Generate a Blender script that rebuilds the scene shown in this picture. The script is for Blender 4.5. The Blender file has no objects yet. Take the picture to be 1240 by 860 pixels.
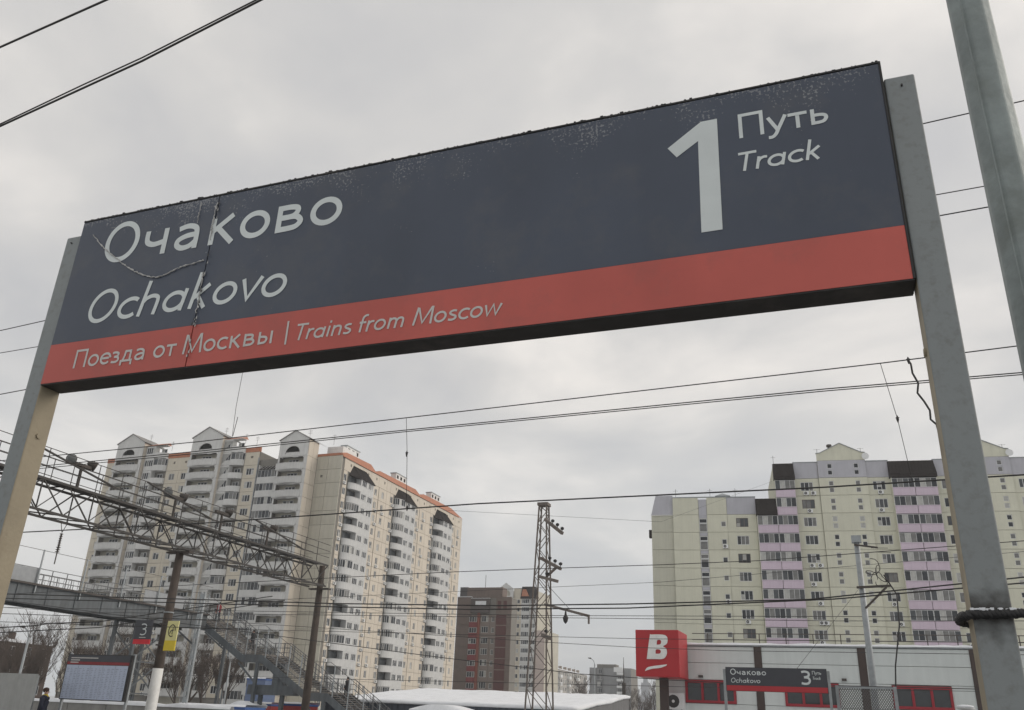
import bpy, math, random
from mathutils import Vector, Matrix
from mathutils.geometry import tessellate_polygon
random.seed(7)
rnd = random.random
C = bpy.context.scene.collection
sc = bpy.context.scene

# ------------------------------------------------------------------ camera
# the eye is the origin; X runs along the railway, Y across it, Z up
ROT = Matrix(((0.93656986, 0.1024647, 0.33516844),
              (0.34834991, -0.37744256, -0.85801483),
              (0.0385906, 0.92034673, -0.38919489)))          # camera -> place
FPX = 1030.0
cam = bpy.data.cameras.new('camera')
cam.sensor_width = 36.0
cam.lens = 36.0 * FPX / 1240.0
cam.clip_start = 0.05
cam.clip_end = 9000
camo = bpy.data.objects.new('camera', cam)
C.objects.link(camo)
camo.matrix_world = ROT.to_4x4()
sc.camera = camo

# ------------------------------------------------------------------ sky, sun, exposure
SUN_EL, SUN_AZ = math.radians(28), math.radians(62)           # azimuth from +Y towards +X
w = bpy.data.worlds.new('World')
sc.world = w
w.use_nodes = True
nt = w.node_tree
nt.nodes.clear()
def wn(t, **kw):
    n = nt.nodes.new(t)
    for k, v in kw.items():
        setattr(n, k, v)
    return n
sky = wn('ShaderNodeTexSky', sky_type='NISHITA', sun_disc=False, sun_elevation=SUN_EL,
         sun_rotation=SUN_AZ, air_density=1.0, dust_density=3.0)
skys = wn('ShaderNodeVectorMath', operation='SCALE')
skys.inputs['Scale'].default_value = 0.10
tc = wn('ShaderNodeTexCoord')
sep = wn('ShaderNodeSeparateXYZ')
nt.links.new(tc.outputs['Generated'], sep.inputs[0])
# project the direction on a flat cloud deck so that clouds get smaller towards the horizon
zc = wn('ShaderNodeMath', operation='MAXIMUM'); zc.inputs[1].default_value = 0.0
nt.links.new(sep.outputs['Z'], zc.inputs[0])
zp = wn('ShaderNodeMath', operation='ADD'); zp.inputs[1].default_value = 0.22
nt.links.new(zc.outputs[0], zp.inputs[0])
dv = wn('ShaderNodeVectorMath', operation='DIVIDE')
cz = wn('ShaderNodeCombineXYZ')
for i in range(3):
    nt.links.new(zp.outputs[0], cz.inputs[i])
nt.links.new(tc.outputs['Generated'], dv.inputs[0])
nt.links.new(cz.outputs[0], dv.inputs[1])
n1 = wn('ShaderNodeTexNoise'); n1.inputs['Scale'].default_value = 1.75
n1.inputs['Detail'].default_value = 6; n1.inputs['Roughness'].default_value = 0.50
n1.inputs['Distortion'].default_value = 0.25
off = wn('ShaderNodeVectorMath', operation='ADD'); off.inputs[1].default_value = (5.3, 2.2, 0.0)
nt.links.new(dv.outputs[0], off.inputs[0])
nt.links.new(off.outputs[0], n1.inputs['Vector'])
cr = wn('ShaderNodeValToRGB')
el = cr.color_ramp.elements
el[0].position = 0.36; el[0].color = (0.625, 0.620, 0.622, 1)
el[1].position = 0.65; el[1].color = (1.000, 0.950, 0.890, 1)
m = cr.color_ramp.elements.new(0.50); m.color = (0.755, 0.735, 0.708, 1)
nt.links.new(n1.outputs['Fac'], cr.inputs[0])
mx = wn('ShaderNodeMix', data_type='RGBA')
mx.inputs['Factor'].default_value = 0.88                      # the cloud deck hides nearly all of the blue
nt.links.new(sky.outputs[0], skys.inputs[0])
nt.links.new(skys.outputs[0], mx.inputs['A'])
nt.links.new(cr.outputs[0], mx.inputs['B'])
hzm = wn('ShaderNodeMapRange')
hzm.inputs['From Min'].default_value = 0.0; hzm.inputs['From Max'].default_value = 0.36
hzm.inputs['To Min'].default_value = 0.75; hzm.inputs['To Max'].default_value = 0.0
nt.links.new(zc.outputs[0], hzm.inputs['Value'])
mh2 = wn('ShaderNodeMix', data_type='RGBA')
nt.links.new(hzm.outputs[0], mh2.inputs['Factor'])
nt.links.new(mx.outputs['Result'], mh2.inputs['A'])
mh2.inputs['B'].default_value = (0.705, 0.740, 0.765, 1)
bg = wn('ShaderNodeBackground')
bg.inputs['Strength'].default_value = 1.0
nt.links.new(mh2.outputs['Result'], bg.inputs['Color'])
wo = wn('ShaderNodeOutputWorld')
nt.links.new(bg.outputs[0], wo.inputs['Surface'])

sl = bpy.data.lights.new('sun', 'SUN')
sl.energy = 1.4
sl.angle = math.radians(35)
sl.color = (1.0, 0.92, 0.83)
so = bpy.data.objects.new('sun', sl)
C.objects.link(so)
sd = Vector((math.sin(SUN_AZ) * math.cos(SUN_EL), math.cos(SUN_AZ) * math.cos(SUN_EL), math.sin(SUN_EL)))
so.rotation_euler = (-sd).to_track_quat('-Z', 'Y').to_euler()
so.location = (30, 20, 40)
sc.view_settings.view_transform = 'Standard'
sc.view_settings.look = 'None'
sc.view_settings.gamma = 1.0
sc.view_settings.exposure = 0.0

# ------------------------------------------------------------------ helpers
def at(px, py, Y):
    """measured point of the photograph -> place, at distance Y across the tracks"""
    r = ROT @ Vector((px - 620.0, 430.0 - py, -FPX))
    return r * (Y / r.y)

MATS = {}
def mat(name, col, rough=0.7, metal=0.0, var=0.12, scale=3.0, bump=0.0, bscale=40.0, streak=0.0,
        rand=0.0, spec=0.5, coat=0.0, dirt=None, dirt_amt=0.35, dscale=1.2):
    if name in MATS:
        return MATS[name]
    m = bpy.data.materials.new(name)
    m.use_nodes = True
    t = m.node_tree
    b = t.nodes['Principled BSDF']
    b.inputs['Roughness'].default_value = rough
    b.inputs['Metallic'].default_value = metal
    b.inputs['Specular IOR Level'].default_value = spec
    b.inputs['Coat Weight'].default_value = coat
    co = t.nodes.new('ShaderNodeTexCoord')
    no = t.nodes.new('ShaderNodeTexNoise')
    no.inputs['Scale'].default_value = scale
    no.inputs['Detail'].default_value = 6
    no.inputs['Roughness'].default_value = 0.6
    t.links.new(co.outputs['Object'], no.inputs['Vector'])
    mr = t.nodes.new('ShaderNodeMapRange')
    mr.inputs['From Min'].default_value = 0.3
    mr.inputs['From Max'].default_value = 0.7
    mr.inputs['To Min'].default_value = 1 - var
    mr.inputs['To Max'].default_value = 1 + var
    t.links.new(no.outputs['Fac'], mr.inputs['Value'])
    val = mr.outputs[0]
    if streak:
        mp = t.nodes.new('ShaderNodeMapping')
        mp.inputs['Scale'].default_value = (1.6, 1.6, 0.12)
        t.links.new(co.outputs['Object'], mp.inputs['Vector'])
        ns = t.nodes.new('ShaderNodeTexNoise')
        ns.inputs['Scale'].default_value = 2.2
        ns.inputs['Detail'].default_value = 4
        t.links.new(mp.outputs[0], ns.inputs['Vector'])
        m2 = t.nodes.new('ShaderNodeMapRange')
        m2.inputs['From Min'].default_value = 0.35
        m2.inputs['From Max'].default_value = 0.75
        m2.inputs['To Min'].default_value = 1.0
        m2.inputs['To Max'].default_value = 1 - streak
        t.links.new(ns.outputs['Fac'], m2.inputs['Value'])
        mu = t.nodes.new('ShaderNodeMath'); mu.operation = 'MULTIPLY'
        t.links.new(val, mu.inputs[0]); t.links.new(m2.outputs[0], mu.inputs[1])
        val = mu.outputs[0]
    if rand:
        oi = t.nodes.new('ShaderNodeObjectInfo')
        m3 = t.nodes.new('ShaderNodeMapRange')
        m3.inputs['To Min'].default_value = 1 - rand
        m3.inputs['To Max'].default_value = 1 + rand * 0.5
        t.links.new(oi.outputs['Random'], m3.inputs['Value'])
        mu = t.nodes.new('ShaderNodeMath'); mu.operation = 'MULTIPLY'
        t.links.new(val, mu.inputs[0]); t.links.new(m3.outputs[0], mu.inputs[1])
        val = mu.outputs[0]
    sv = t.nodes.new('ShaderNodeVectorMath'); sv.operation = 'SCALE'
    sv.inputs[0].default_value = col
    t.links.new(val, sv.inputs['Scale'])
    colout = sv.outputs[0]
    if dirt:
        nd = t.nodes.new('ShaderNodeTexNoise')
        nd.inputs['Scale'].default_value = dscale
        nd.inputs['Detail'].default_value = 8
        nd.inputs['Roughness'].default_value = 0.68
        t.links.new(co.outputs['Object'], nd.inputs['Vector'])
        m4 = t.nodes.new('ShaderNodeMapRange')
        m4.inputs['From Min'].default_value = 0.5
        m4.inputs['From Max'].default_value = 0.72
        m4.inputs['To Max'].default_value = dirt_amt
        t.links.new(nd.outputs['Fac'], m4.inputs['Value'])
        mi = t.nodes.new('ShaderNodeMix'); mi.data_type = 'RGBA'
        t.links.new(m4.outputs[0], mi.inputs['Factor'])
        t.links.new(colout, mi.inputs['A'])
        mi.inputs['B'].default_value = (*dirt, 1)
        colout = mi.outputs['Result']
    t.links.new(colout, b.inputs['Base Color'])
    if bump:
        nb = t.nodes.new('ShaderNodeTexNoise')
        nb.inputs['Scale'].default_value = bscale
        nb.inputs['Detail'].default_value = 4
        t.links.new(co.outputs['Object'], nb.inputs['Vector'])
        bp = t.nodes.new('ShaderNodeBump')
        bp.inputs['Strength'].default_value = bump
        bp.inputs['Distance'].default_value = 0.01
        t.links.new(nb.outputs['Fac'], bp.inputs['Height'])
        t.links.new(bp.outputs[0], b.inputs['Normal'])
    MATS[name] = m
    return m

class MB:
    """collects shapes; build() links them as ONE mesh object"""
    def __init__(s):
        s.v, s.f, s.m = [], [], []
    def quad(s, pts, mi=0):
        n = len(s.v)
        s.v += [tuple(p) for p in pts]
        s.f.append(tuple(range(n, n + len(pts))))
        s.m.append(mi)
    def box(s, x0, x1, y0, y1, z0, z1, mi=0):
        n = len(s.v)
        s.v += [(x0, y0, z0), (x1, y0, z0), (x1, y1, z0), (x0, y1, z0),
                (x0, y0, z1), (x1, y0, z1), (x1, y1, z1), (x0, y1, z1)]
        for f in ((0, 3, 2, 1), (4, 5, 6, 7), (0, 1, 5, 4), (1, 2, 6, 5), (2, 3, 7, 6), (3, 0, 4, 7)):
            s.f.append(tuple(n + i for i in f)); s.m.append(mi)
        return s
    def tube(s, pts, r, n=8, mi=0, cap=True):
        pts = [Vector(p) for p in pts]
        rs = r if isinstance(r, (list, tuple)) else [r] * len(pts)
        base = len(s.v)
        up = None
        for i, p in enumerate(pts):
            d = (pts[min(i + 1, len(pts) - 1)] - pts[max(i - 1, 0)])
            if d.length < 1e-9: d = Vector((0, 0, 1))
            d.normalize()
            if up is None:
                a = d.orthogonal().normalized()
            else:
                a = (up - d * up.dot(d))
                a = a.normalized() if a.length > 1e-6 else d.orthogonal().normalized()
            up = a
            b = d.cross(a)
            for k in range(n):
                t = 2 * math.pi * k / n
                s.v.append(tuple(p + (a * math.cos(t) + b * math.sin(t)) * rs[i]))
        for i in range(len(pts) - 1):
            for k in range(n):
                k2 = (k + 1) % n
                s.f.append((base + i * n + k, base + i * n + k2, base + (i + 1) * n + k2, base + (i + 1) * n + k))
                s.m.append(mi)
        if cap:
            s.f.append(tuple(base + k for k in reversed(range(n)))); s.m.append(mi)
            e = base + (len(pts) - 1) * n
            s.f.append(tuple(e + k for k in range(n))); s.m.append(mi)
        return s
    def bar(s, p0, p1, w, h, mi=0, up=(0, 0, 1)):
        p0, p1 = Vector(p0), Vector(p1)
        d = (p1 - p0).normalized()
        u = Vector(up)
        if abs(d.dot(u)) > 0.98: u = Vector((1, 0, 0))
        a = d.cross(u).normalized() * (w / 2)
        b = a.cross(d).normalized() * (h / 2)
        n = len(s.v)
        for p in (p0, p1):
            s.v += [tuple(p - a - b), tuple(p + a - b), tuple(p + a + b), tuple(p - a + b)]
        for f in ((0, 1, 2, 3), (7, 6, 5, 4), (0, 4, 5, 1), (1, 5, 6, 2), (2, 6, 7, 3), (3, 7, 4, 0)):
            s.f.append(tuple(n + i for i in f)); s.m.append(mi)
        return s
    def poly(s, loops, y0, y1, mi=0, side=None):
        """polygon with holes in the XZ plane, extruded from y0 (front) to y1"""
        side = mi if side is None else side
        flat = [p for l in loops for p in l]
        tris = tessellate_polygon([[Vector((x, z, 0)) for x, z in l] for l in loops])
        n = len(s.v)
        s.v += [(x, y0, z) for x, z in flat]
        k = len(flat)
        s.v += [(x, y1, z) for x, z in flat]
        for t in tris:
            a, b, c = [flat[i] for i in t]
            ccw = (b[0] - a[0]) * (c[1] - a[1]) - (b[1] - a[1]) * (c[0] - a[0]) > 0
            t = t if ccw else (t[2], t[1], t[0])
            s.f.append(tuple(n + i for i in t)); s.m.append(mi)
            s.f.append(tuple(n + k + i for i in reversed(t))); s.m.append(mi)
        o = 0
        for l in loops:
            for i in range(len(l)):
                j = (i + 1) % len(l)
                s.f.append((n + o + i, n + k + o + i, n + k + o + j, n + o + j)); s.m.append(side)
            o += len(l)
        return s
    def mesh(s, name, mats):
        me = bpy.data.meshes.new(name)
        me.from_pydata(s.v, [], s.f)
        for m_ in (mats if isinstance(mats, (list, tuple)) else [mats]):
            me.materials.append(m_)
        me.polygons.foreach_set('material_index', s.m)
        me.update()
        return me
    def build(s, name, mats, parent=None, smooth=False):
        me = s.mesh(name, mats)
        if smooth:
            me.polygons.foreach_set('use_smooth', [True] * len(me.polygons))
        o = bpy.data.objects.new(name, me)
        C.objects.link(o)
        if parent is not None:
            o.parent = parent
            q = parent
            L = Vector((0, 0, 0))
            while q is not None:
                L += q.location; q = q.parent
            o.location = -L
        return o

def tag(o, label=None, cat=None, group=None, kind=None):
    if label: o['label'] = label
    if cat: o['category'] = cat
    if group: o['group'] = group
    if kind: o['kind'] = kind
    return o
def thing(name, label, cat, loc=(0, 0, 0), group=None):
    o = bpy.data.objects.new(name, None)
    o.empty_display_size = 0.3
    C.objects.link(o)
    o.location = loc
    return tag(o, label, cat, group)
def wloc(o):
    L = Vector((0, 0, 0))
    while o is not None:
        L += o.location; o = o.parent
    return L
def inst(name, me, parent, loc, rz=0.0):
    o = bpy.data.objects.new(name, me)
    C.objects.link(o)
    o.parent = parent
    o.location = Vector(loc) - wloc(parent)
    o.rotation_euler = (0, 0, rz)
    return o
UNIT = {}
def rod(name, p0, p1, wd, ht, mt, parent, up=(0, 0, 1)):
    """one straight member: a shared unit bar, placed and stretched"""
    if mt.name not in UNIT:
        UNIT[mt.name] = MB().box(-.5, .5, -.5, .5, -.5, .5).mesh('bar', mt)
    p0, p1 = Vector(p0), Vector(p1)
    d = p1 - p0
    L = d.length
    d.normalize()
    u = Vector(up)
    if abs(d.dot(u)) > 0.98: u = Vector((1, 0, 0))
    a = d.cross(u).normalized()
    b = a.cross(d).normalized()
    o = bpy.data.objects.new(name, UNIT[mt.name])
    C.objects.link(o)
    o.parent = parent
    o.rotation_euler = Matrix((a, d, b)).transposed().to_euler()
    o.scale = (wd, L, ht)
    o.location = (p0 + p1) / 2 - wloc(parent)
    return o

# ------------------------------------------------------------------ materials
M_snow = mat('snow', (0.79, 0.81, 0.84), 0.75, var=0.06, scale=1.5, bump=0.7, bscale=3, dirt=(0.52, 0.53, 0.55), dirt_amt=0.45, dscale=0.8)
M_steel = mat('aged_steel', (0.125, 0.13, 0.135), 0.65, var=0.25, scale=2, dirt=(0.10, 0.065, 0.045), dirt_amt=0.6)
M_rust = mat('dark_rusty_steel', (0.075, 0.066, 0.060), 0.8, var=0.25, scale=2, dirt=(0.09, 0.05, 0.03), dirt_amt=0.5)
M_galv = mat('galvanised_steel', (0.32, 0.345, 0.36), 0.5, metal=0.3, var=0.16, scale=5, dirt=(0.19, 0.19, 0.18), dirt_amt=0.5)
M_gird = mat('bridge_paint', (0.112, 0.127, 0.138), 0.6, var=0.18, scale=0.8, streak=0.4, dirt=(0.07, 0.065, 0.06), dirt_amt=0.6, dscale=0.7)
M_wire = mat('wire', (0.028, 0.027, 0.027), 0.6, var=0.1)
M_black = mat('black_rubber', (0.018, 0.018, 0.019), 0.55, var=0.2, scale=20)
M_conc = mat('concrete', (0.33, 0.325, 0.31), 0.9, var=0.16, scale=1.5, bump=0.2, streak=0.2)
M_white = mat('white_paint', (0.74, 0.74, 0.72), 0.6, var=0.06, dirt=(0.4, 0.39, 0.36), dirt_amt=0.4)
M_plast = mat('white_plastic', (0.72, 0.73, 0.73), 0.4, var=0.05)
M_pole = mat('brown_pole_paint', (0.072, 0.056, 0.046), 0.8, var=0.25, scale=3, streak=0.3)

# ------------------------------------------------------------------ ground, tracks, platforms
GZ = -2.75
def structure(name, mb, mt, smooth=False):
    return tag(mb.build(name, mt, None, smooth), kind='structure')
g = MB()
N = 40
def gh(x, y):
    return GZ + (0.12 * math.sin(x * 0.11) * math.cos(y * 0.07) - 0.06 if y > 38 else 0)
gx = [-4000, -1500, -600] + [-300 + 15 * i for i in range(41)] + [600, 1500, 4000]
gy = [-600, -150, -40, 0, 20, 36] + [40 + 12 * i for i in range(28)] + [500, 900, 2000, 5000]
for j, y in enumerate(gy):
    for i, x in enumerate(gx):
        g.v.append((x, y, gh(x, y)))
for j in range(len(gy) - 1):
    for i in range(len(gx) - 1):
        a = j * len(gx) + i
        g.f.append((a, a + 1, a + 1 + len(gx), a + len(gx))); g.m.append(0)
M_ground = mat('trodden_snow', (0.60, 0.61, 0.62), 0.85, var=0.12, scale=0.25, bump=0.6, bscale=3,
               dirt=(0.17, 0.155, 0.14), dirt_amt=0.8, dscale=0.12)
structure('ground', g, M_ground, True)
M_asph = mat('platform_asphalt', (0.10, 0.10, 0.10), 0.85, var=0.2, scale=3, bump=0.3, bscale=60,
             dirt=(0.62, 0.63, 0.65), dirt_amt=0.8, dscale=0.5)
def platform(name, y0, y1):
    o = structure(name, MB().box(-260, 160, y0, y1, GZ - 0.3, -1.6), M_asph)
    for ye, s in ((y0, 1), (y1, -1)):
        e = MB().box(-260, 160, min(ye - s * .05, ye + s * .35), max(ye - s * .05, ye + s * .35), -1.72, -1.55)
        e.build('platform_edge', M_conc, o)
    return o
platform('platform', -3.4, 4.2)
platform('island_platform', 27.6, 33.2)
M_ball = mat('ballast', (0.16, 0.145, 0.13), 0.95, var=0.4, scale=14, bump=0.9, bscale=18, dirt=(0.7, 0.71, 0.73), dirt_amt=0.75, dscale=0.6)
structure('track_bed', MB().box(-260, 160, 4.3, 27.5, GZ - 0.1, GZ + 0.12), M_ball)
M_rail = mat('rail_steel', (0.16, 0.12, 0.10), 0.5, metal=0.5)
for yc in (6.6, 11.6, 16.8, 21.4, 25.4):
    tr = thing('railway_track', {6.6: 'railway track nearest the front platform', 11.6: 'second railway track from the front platform',
               16.8: 'middle railway track between the two platforms', 21.4: 'second railway track from the island platform',
               25.4: 'railway track along the near edge of the island platform'}[yc], 'track', (-40, yc, GZ), 'railway tracks')
    for s in (-.76, .76):
        MB().box(-260, 160, yc + s - .035, yc + s + .035, GZ + .12, GZ + .30).build('rail', M_rail, tr)
    sb = MB()
    for i in range(160):
        sb.box(-60 + i * .62, -59.75 + i * .62, yc - 1.3, yc + 1.3, GZ + .06, GZ + .15)
    tag(sb.build('sleepers', M_conc, tr), kind='stuff')

# ------------------------------------------------------------------ lettering: a drawn humanist alphabet
def ell(cx, cy, rx, ry, a0, a1, n=28):
    return [(cx + rx * math.cos(math.radians(a0 + (a1 - a0) * i / n)),
             cy + ry * math.sin(math.radians(a0 + (a1 - a0) * i / n))) for i in range(n + 1)]
def crv(*p, n=7):
    """smooth stroke through the points (Catmull-Rom)"""
    P = [p[0]] + list(p) + [p[-1]]
    out = []
    for i in range(1, len(P) - 2):
        a, b, c, d = P[i - 1], P[i], P[i + 1], P[i + 2]
        for k in range(n):
            t = k / n
            out.append(tuple(0.5 * (2 * b[q] + (c[q] - a[q]) * t + (2 * a[q] - 5 * b[q] + 4 * c[q] - d[q]) * t * t
                             + (3 * b[q] - a[q] - 3 * c[q] + d[q]) * t ** 3) for q in (0, 1)))
    out.append(p[-1])
    return out
X = 0.63
H = 0.067
GL = {
 'O': (0.86, [ell(.415, .5, .335, .45, 0, 360, 44)]),
 'o': (0.67, [ell(.325, .315, .245, .265, 0, 360, 36)]),
 'c': (0.55, [ell(.34, .315, .265, .265, 48, 312, 28)]),
 'a': (0.62, [crv((.11, .53), (.27, .575), (.41, .52), (.455, .38), (.455, 0)),
              crv((.455, .35), (.27, .335), (.13, .26), (.115, .14), (.21, .055), (.35, .075), (.455, .19))]),
 '@': (0.67, [ell(.315, .3, .245, .25, 8, 352, 32), [(.555, .63), (.545, 0)]]),
 'ч': (0.62, [crv((.115, .63), (.115, .45), (.145, .34), (.25, .275), (.37, .285), (.48, .32)), [(.48, .63), (.48, 0)]]),
 'к': (0.56, [[(.12, 0), (.12, .63)], [(.14, .325), (.44, .655)], [(.2, .40), (.48, -.02)]]),
 'k': (0.56, [[(.12, 0), (.12, 1.04)], [(.14, .30), (.43, .65)], [(.2, .385), (.46, -.02)]]),
 'в': (0.62, [[(.12, 0), (.12, .63)], crv((.1, .565), (.3, .565), (.405, .53), (.425, .455), (.38, .37), (.3, .335), (.1, .335)),
              crv((.28, .335), (.42, .315), (.49, .2), (.42, .09), (.28, .065), (.1, .065))]),
 'h': (0.64, [[(.12, 0), (.12, 1.04)], crv((.12, .40), (.19, .51), (.32, .565), (.45, .525), (.5, .4), (.5, 0))]),
 'n': (0.64, [[(.12, 0), (.12, .63)], crv((.12, .40), (.19, .51), (.32, .565), (.45, .525), (.5, .4), (.5, 0))]),
 'm': (0.98, [[(.12, 0), (.12, .63)], crv((.12, .40), (.2, .53), (.3, .565), (.41, .52), (.455, .4), (.455, 0)),
              crv((.455, .40), (.54, .53), (.65, .565), (.76, .52), (.80, .4), (.80, 0))]),
 'v': (0.52, [[(.035, .63), (.26, .035), (.485, .63)]]),
 'w': (0.80, [[(.035, .63), (.21, .035), (.40, .62), (.59, .035), (.765, .63)]]),
 'П': (0.84, [[(.13, 0), (.13, .935), (.70, .935), (.70, 0)]]),
 'е': (0.61, [[(.10, .335), (.50, .335)], ell(.325, .315, .255, .265, 4, 318, 30)]),
 'з': (0.52, [crv((.06, .545), (.2, .575), (.35, .53), (.38, .45), (.32, .365), (.17, .335)),
              crv((.17, .335), (.35, .31), (.42, .2), (.36, .09), (.2, .055), (.05, .085))]),
 'д': (0.70, [[(.02, .065), (.66, .065)], [(.075, .065), (.075, -.17)], [(.61, .065), (.61, -.17)],
              [(.52, .065), (.52, .565), (.25, .565), (.225, .32), (.15, .065)]]),
 'т': (0.54, [[(.02, .565), (.52, .565)], [(.27, .55), (.27, 0)]]),
 'M': (1.04, [[(.10, 0), (.165, 1.0)], [(.94, 0), (.875, 1.0)], [(.19, .97), (.52, .10), (.85, .97)]]),
 'ы': (0.80, [[(.12, .63), (.12, 0)], crv((.1, .37), (.28, .37), (.42, .33), (.46, .22), (.4, .1), (.28, .065), (.1, .065)),
              [(.67, .63), (.67, 0)]]),
 'ь': (0.56, [[(.12, .63), (.12, 0)], crv((.1, .37), (.28, .37), (.42, .33), (.46, .22), (.4, .1), (.28, .065), (.1, .065))]),
 'у': (0.54, [[(.035, .63), (.275, .06)], crv((.50, .63), (.29, .1), (.22, -.08), (.13, -.185), (.02, -.19))]),
 'T': (0.62, [[(.0, .935), (.62, .935)], [(.31, .93), (.31, 0)]]),
 'r': (0.42, [[(.12, 0), (.12, .63)], crv((.12, .36), (.18, .5), (.28, .565), (.40, .56))]),
 'i': (0.26, [[(.13, 0), (.13, .63)], [(.13, .80), (.13, .935)]]),
 's': (0.49, [crv((.40, .545), (.27, .572), (.14, .53), (.10, .45), (.16, .37), (.28, .31), (.38, .25), (.41, .16), (.33, .075), (.2, .057), (.07, .09))]),
 'f': (0.38, [crv((.15, 0), (.15, .7), (.18, .88), (.28, .965), (.40, .95)), [(.02, .565), (.36, .565)]]),
 '3': (0.62, [crv((.06, .90), (.24, .945), (.43, .89), (.49, .75), (.42, .59), (.2, .53)),
              crv((.2, .53), (.44, .48), (.52, .29), (.44, .11), (.24, .055), (.04, .10))]),
 'y': (0.54, [[(.035, .63), (.275, .06)], crv((.50, .63), (.29, .1), (.22, -.08), (.13, -.185), (.02, -.19))]),
 ' ': (0.30, []),
}
for _c, _k in (('ч', 1.12), ('a', 1.14), ('к', 1.22), ('в', 1.13), ('h', 1.04), ('k', 1.08)):
    GL[_c] = (GL[_c][0] * _k, [[(px * _k, pz) for px, pz in st_] for st_ in GL[_c][1]])
ALIAS = {'О': 'O', 'о': 'o', 'а': 'a', 'с': 'c', 'М': 'M'}
def stroke(mb, pts, hw, z, mi=0):
    """flat ribbon with mitred corners; pts in (x, height), z = depth in Y"""
    P = [Vector(p) for p in pts]
    closed = (P[0] - P[-1]).length < 1e-6
    L, R_ = [], []
    n = len(P)
    for i in range(n):
        if closed:
            a, b, c = P[(i - 1) % (n - 1)], P[i], P[(i + 1) % (n - 1)]
        else:
            a, b, c = P[max(i - 1, 0)], P[i], P[min(i + 1, n - 1)]
        d1 = (b - a); d2 = (c - b)
        if d1.length < 1e-9: d1 = d2
        if d2.length < 1e-9: d2 = d1
        d1 = d1.normalized(); d2 = d2.normalized()
        nm = Vector((-d1.y - d2.y, d1.x + d2.x))
        if nm.length < 1e-6: nm = Vector((-d1.y, d1.x))
        nm.normalize()
        k = min(1.0 / max(nm.dot(Vector((-d1.y, d1.x))), 0.3), 1.45)
        L.append(b + nm * hw * k); R_.append(b - nm * hw * k)
    base = len(mb.v)
    for l, r in zip(L, R_):
        mb.v += [(l.x, z, l.y), (r.x, z, r.y)]
    for i in range(n - 1):
        q = base + 2 * i
        mb.f.append((q + 1, q + 3, q + 2, q)); mb.m.append(mi)
def text(s, x0, x1, base, cap, y, italic=False, weight=0.066, depth=0.0):
    """string fitted between x0 and x1 on the plane Y=y (facing -Y)"""
    names = []
    for ch in s:
        ch = ALIAS.get(ch, ch)
        if italic and ch == 'a': ch = '@'
        names.append(ch)
    tot = sum(GL[c][0] for c in names) - 0.07
    sx = (x1 - x0) / tot
    sl_ = 0.19 if italic else 0.0
    mb = MB()
    cx = -0.05
    k = 0
    for c in names:
        adv, st = GL[c]
        for p in st:
            q = [(x0 + (cx + px) * sx + pz * cap * sl_, base + pz * cap) for px, pz in p]
            stroke(mb, q, weight * cap, y - 0.0002 * (k % 4))
            k += 1
        cx += adv
    return mb

# ------------------------------------------------------------------ the big platform sign
SY = 2.2
SX0, SX1, SZ0, SZ1, SZR = -2.783, 0.262, 1.091, 1.811, 1.254
SEAM = -2.100
def sign_film(name, col, specks, rough):
    m = mat(name, col, rough, var=0.10, scale=1.6, spec=0.5, bump=0.10, bscale=5, streak=0.16, dirt=(0.10, 0.105, 0.115), dirt_amt=0.55, dscale=4)
    t = m.node_tree
    b = t.nodes['Principled BSDF']
    src = b.inputs['Base Color'].links[0].from_socket
    co = t.nodes.new('ShaderNodeTexCoord')
    sp = t.nodes.new('ShaderNodeSeparateXYZ')
    t.links.new(co.outputs['Object'], sp.inputs[0])
    # flaking and frost specks, densest along the upper edge of the board
    hz = t.nodes.new('ShaderNodeMapRange')
    hz.inputs['From Min'].default_value = 1.62; hz.inputs['From Max'].default_value = 1.80
    hz.inputs['To Min'].default_value = 0.78; hz.inputs['To Max'].default_value = 0.565
    t.links.new(sp.outputs['Z'], hz.inputs['Value'])
    n1_ = t.nodes.new('ShaderNodeTexNoise'); n1_.inputs['Scale'].default_value = 120
    n1_.inputs['Detail'].default_value = 3
    t.links.new(co.outputs['Object'], n1_.inputs['Vector'])
    n2_ = t.nodes.new('ShaderNodeTexNoise'); n2_.inputs['Scale'].default_value = 7
    t.links.new(co.outputs['Object'], n2_.inputs['Vector'])
    av = t.nodes.new('ShaderNodeMath'); av.operation = 'MULTIPLY_ADD'
    t.links.new(n2_.outputs['Fac'], av.inputs[0]); av.inputs[1].default_value = 0.60
    t.links.new(n1_.outputs['Fac'], av.inputs[2])
    sb = t.nodes.new('ShaderNodeMath'); sb.operation = 'SUBTRACT'
    t.links.new(av.outputs[0], sb.inputs[0])
    ad = t.nodes.new('ShaderNodeMath'); ad.operation = 'ADD'; ad.inputs[1].default_value = 0.30
    t.links.new(hz.outputs[0], ad.inputs[0]); t.links.new(ad.outputs[0], sb.inputs[1])
    st = t.nodes.new('ShaderNodeMapRange')
    st.inputs['From Max'].default_value = 0.05
    st.inputs['To Max'].default_value = specks
    t.links.new(sb.outputs[0], st.inputs['Value'])
    mi = t.nodes.new('ShaderNodeMix'); mi.data_type = 'RGBA'
    t.links.new(st.outputs[0], mi.inputs['Factor'])
    t.links.new(src, mi.inputs['A'])
    mi.inputs['B'].default_value = (0.30, 0.31, 0.32, 1)
    t.links.new(mi.outputs['Result'], b.inputs['Base Color'])
    return m
M_film = sign_film('dark_blue_grey_film', (0.062, 0.077, 0.110), 0.6, 0.42)
M_red = mat('faded_red_film', (0.545, 0.110, 0.088), 0.5, var=0.09, scale=2, streak=0.14, dirt=(0.30, 0.10, 0.085), dirt_amt=0.5, dscale=3.5)
M_let = mat('grey_white_lettering', (0.65, 0.70, 0.70), 0.5, var=0.06, scale=6)
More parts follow.
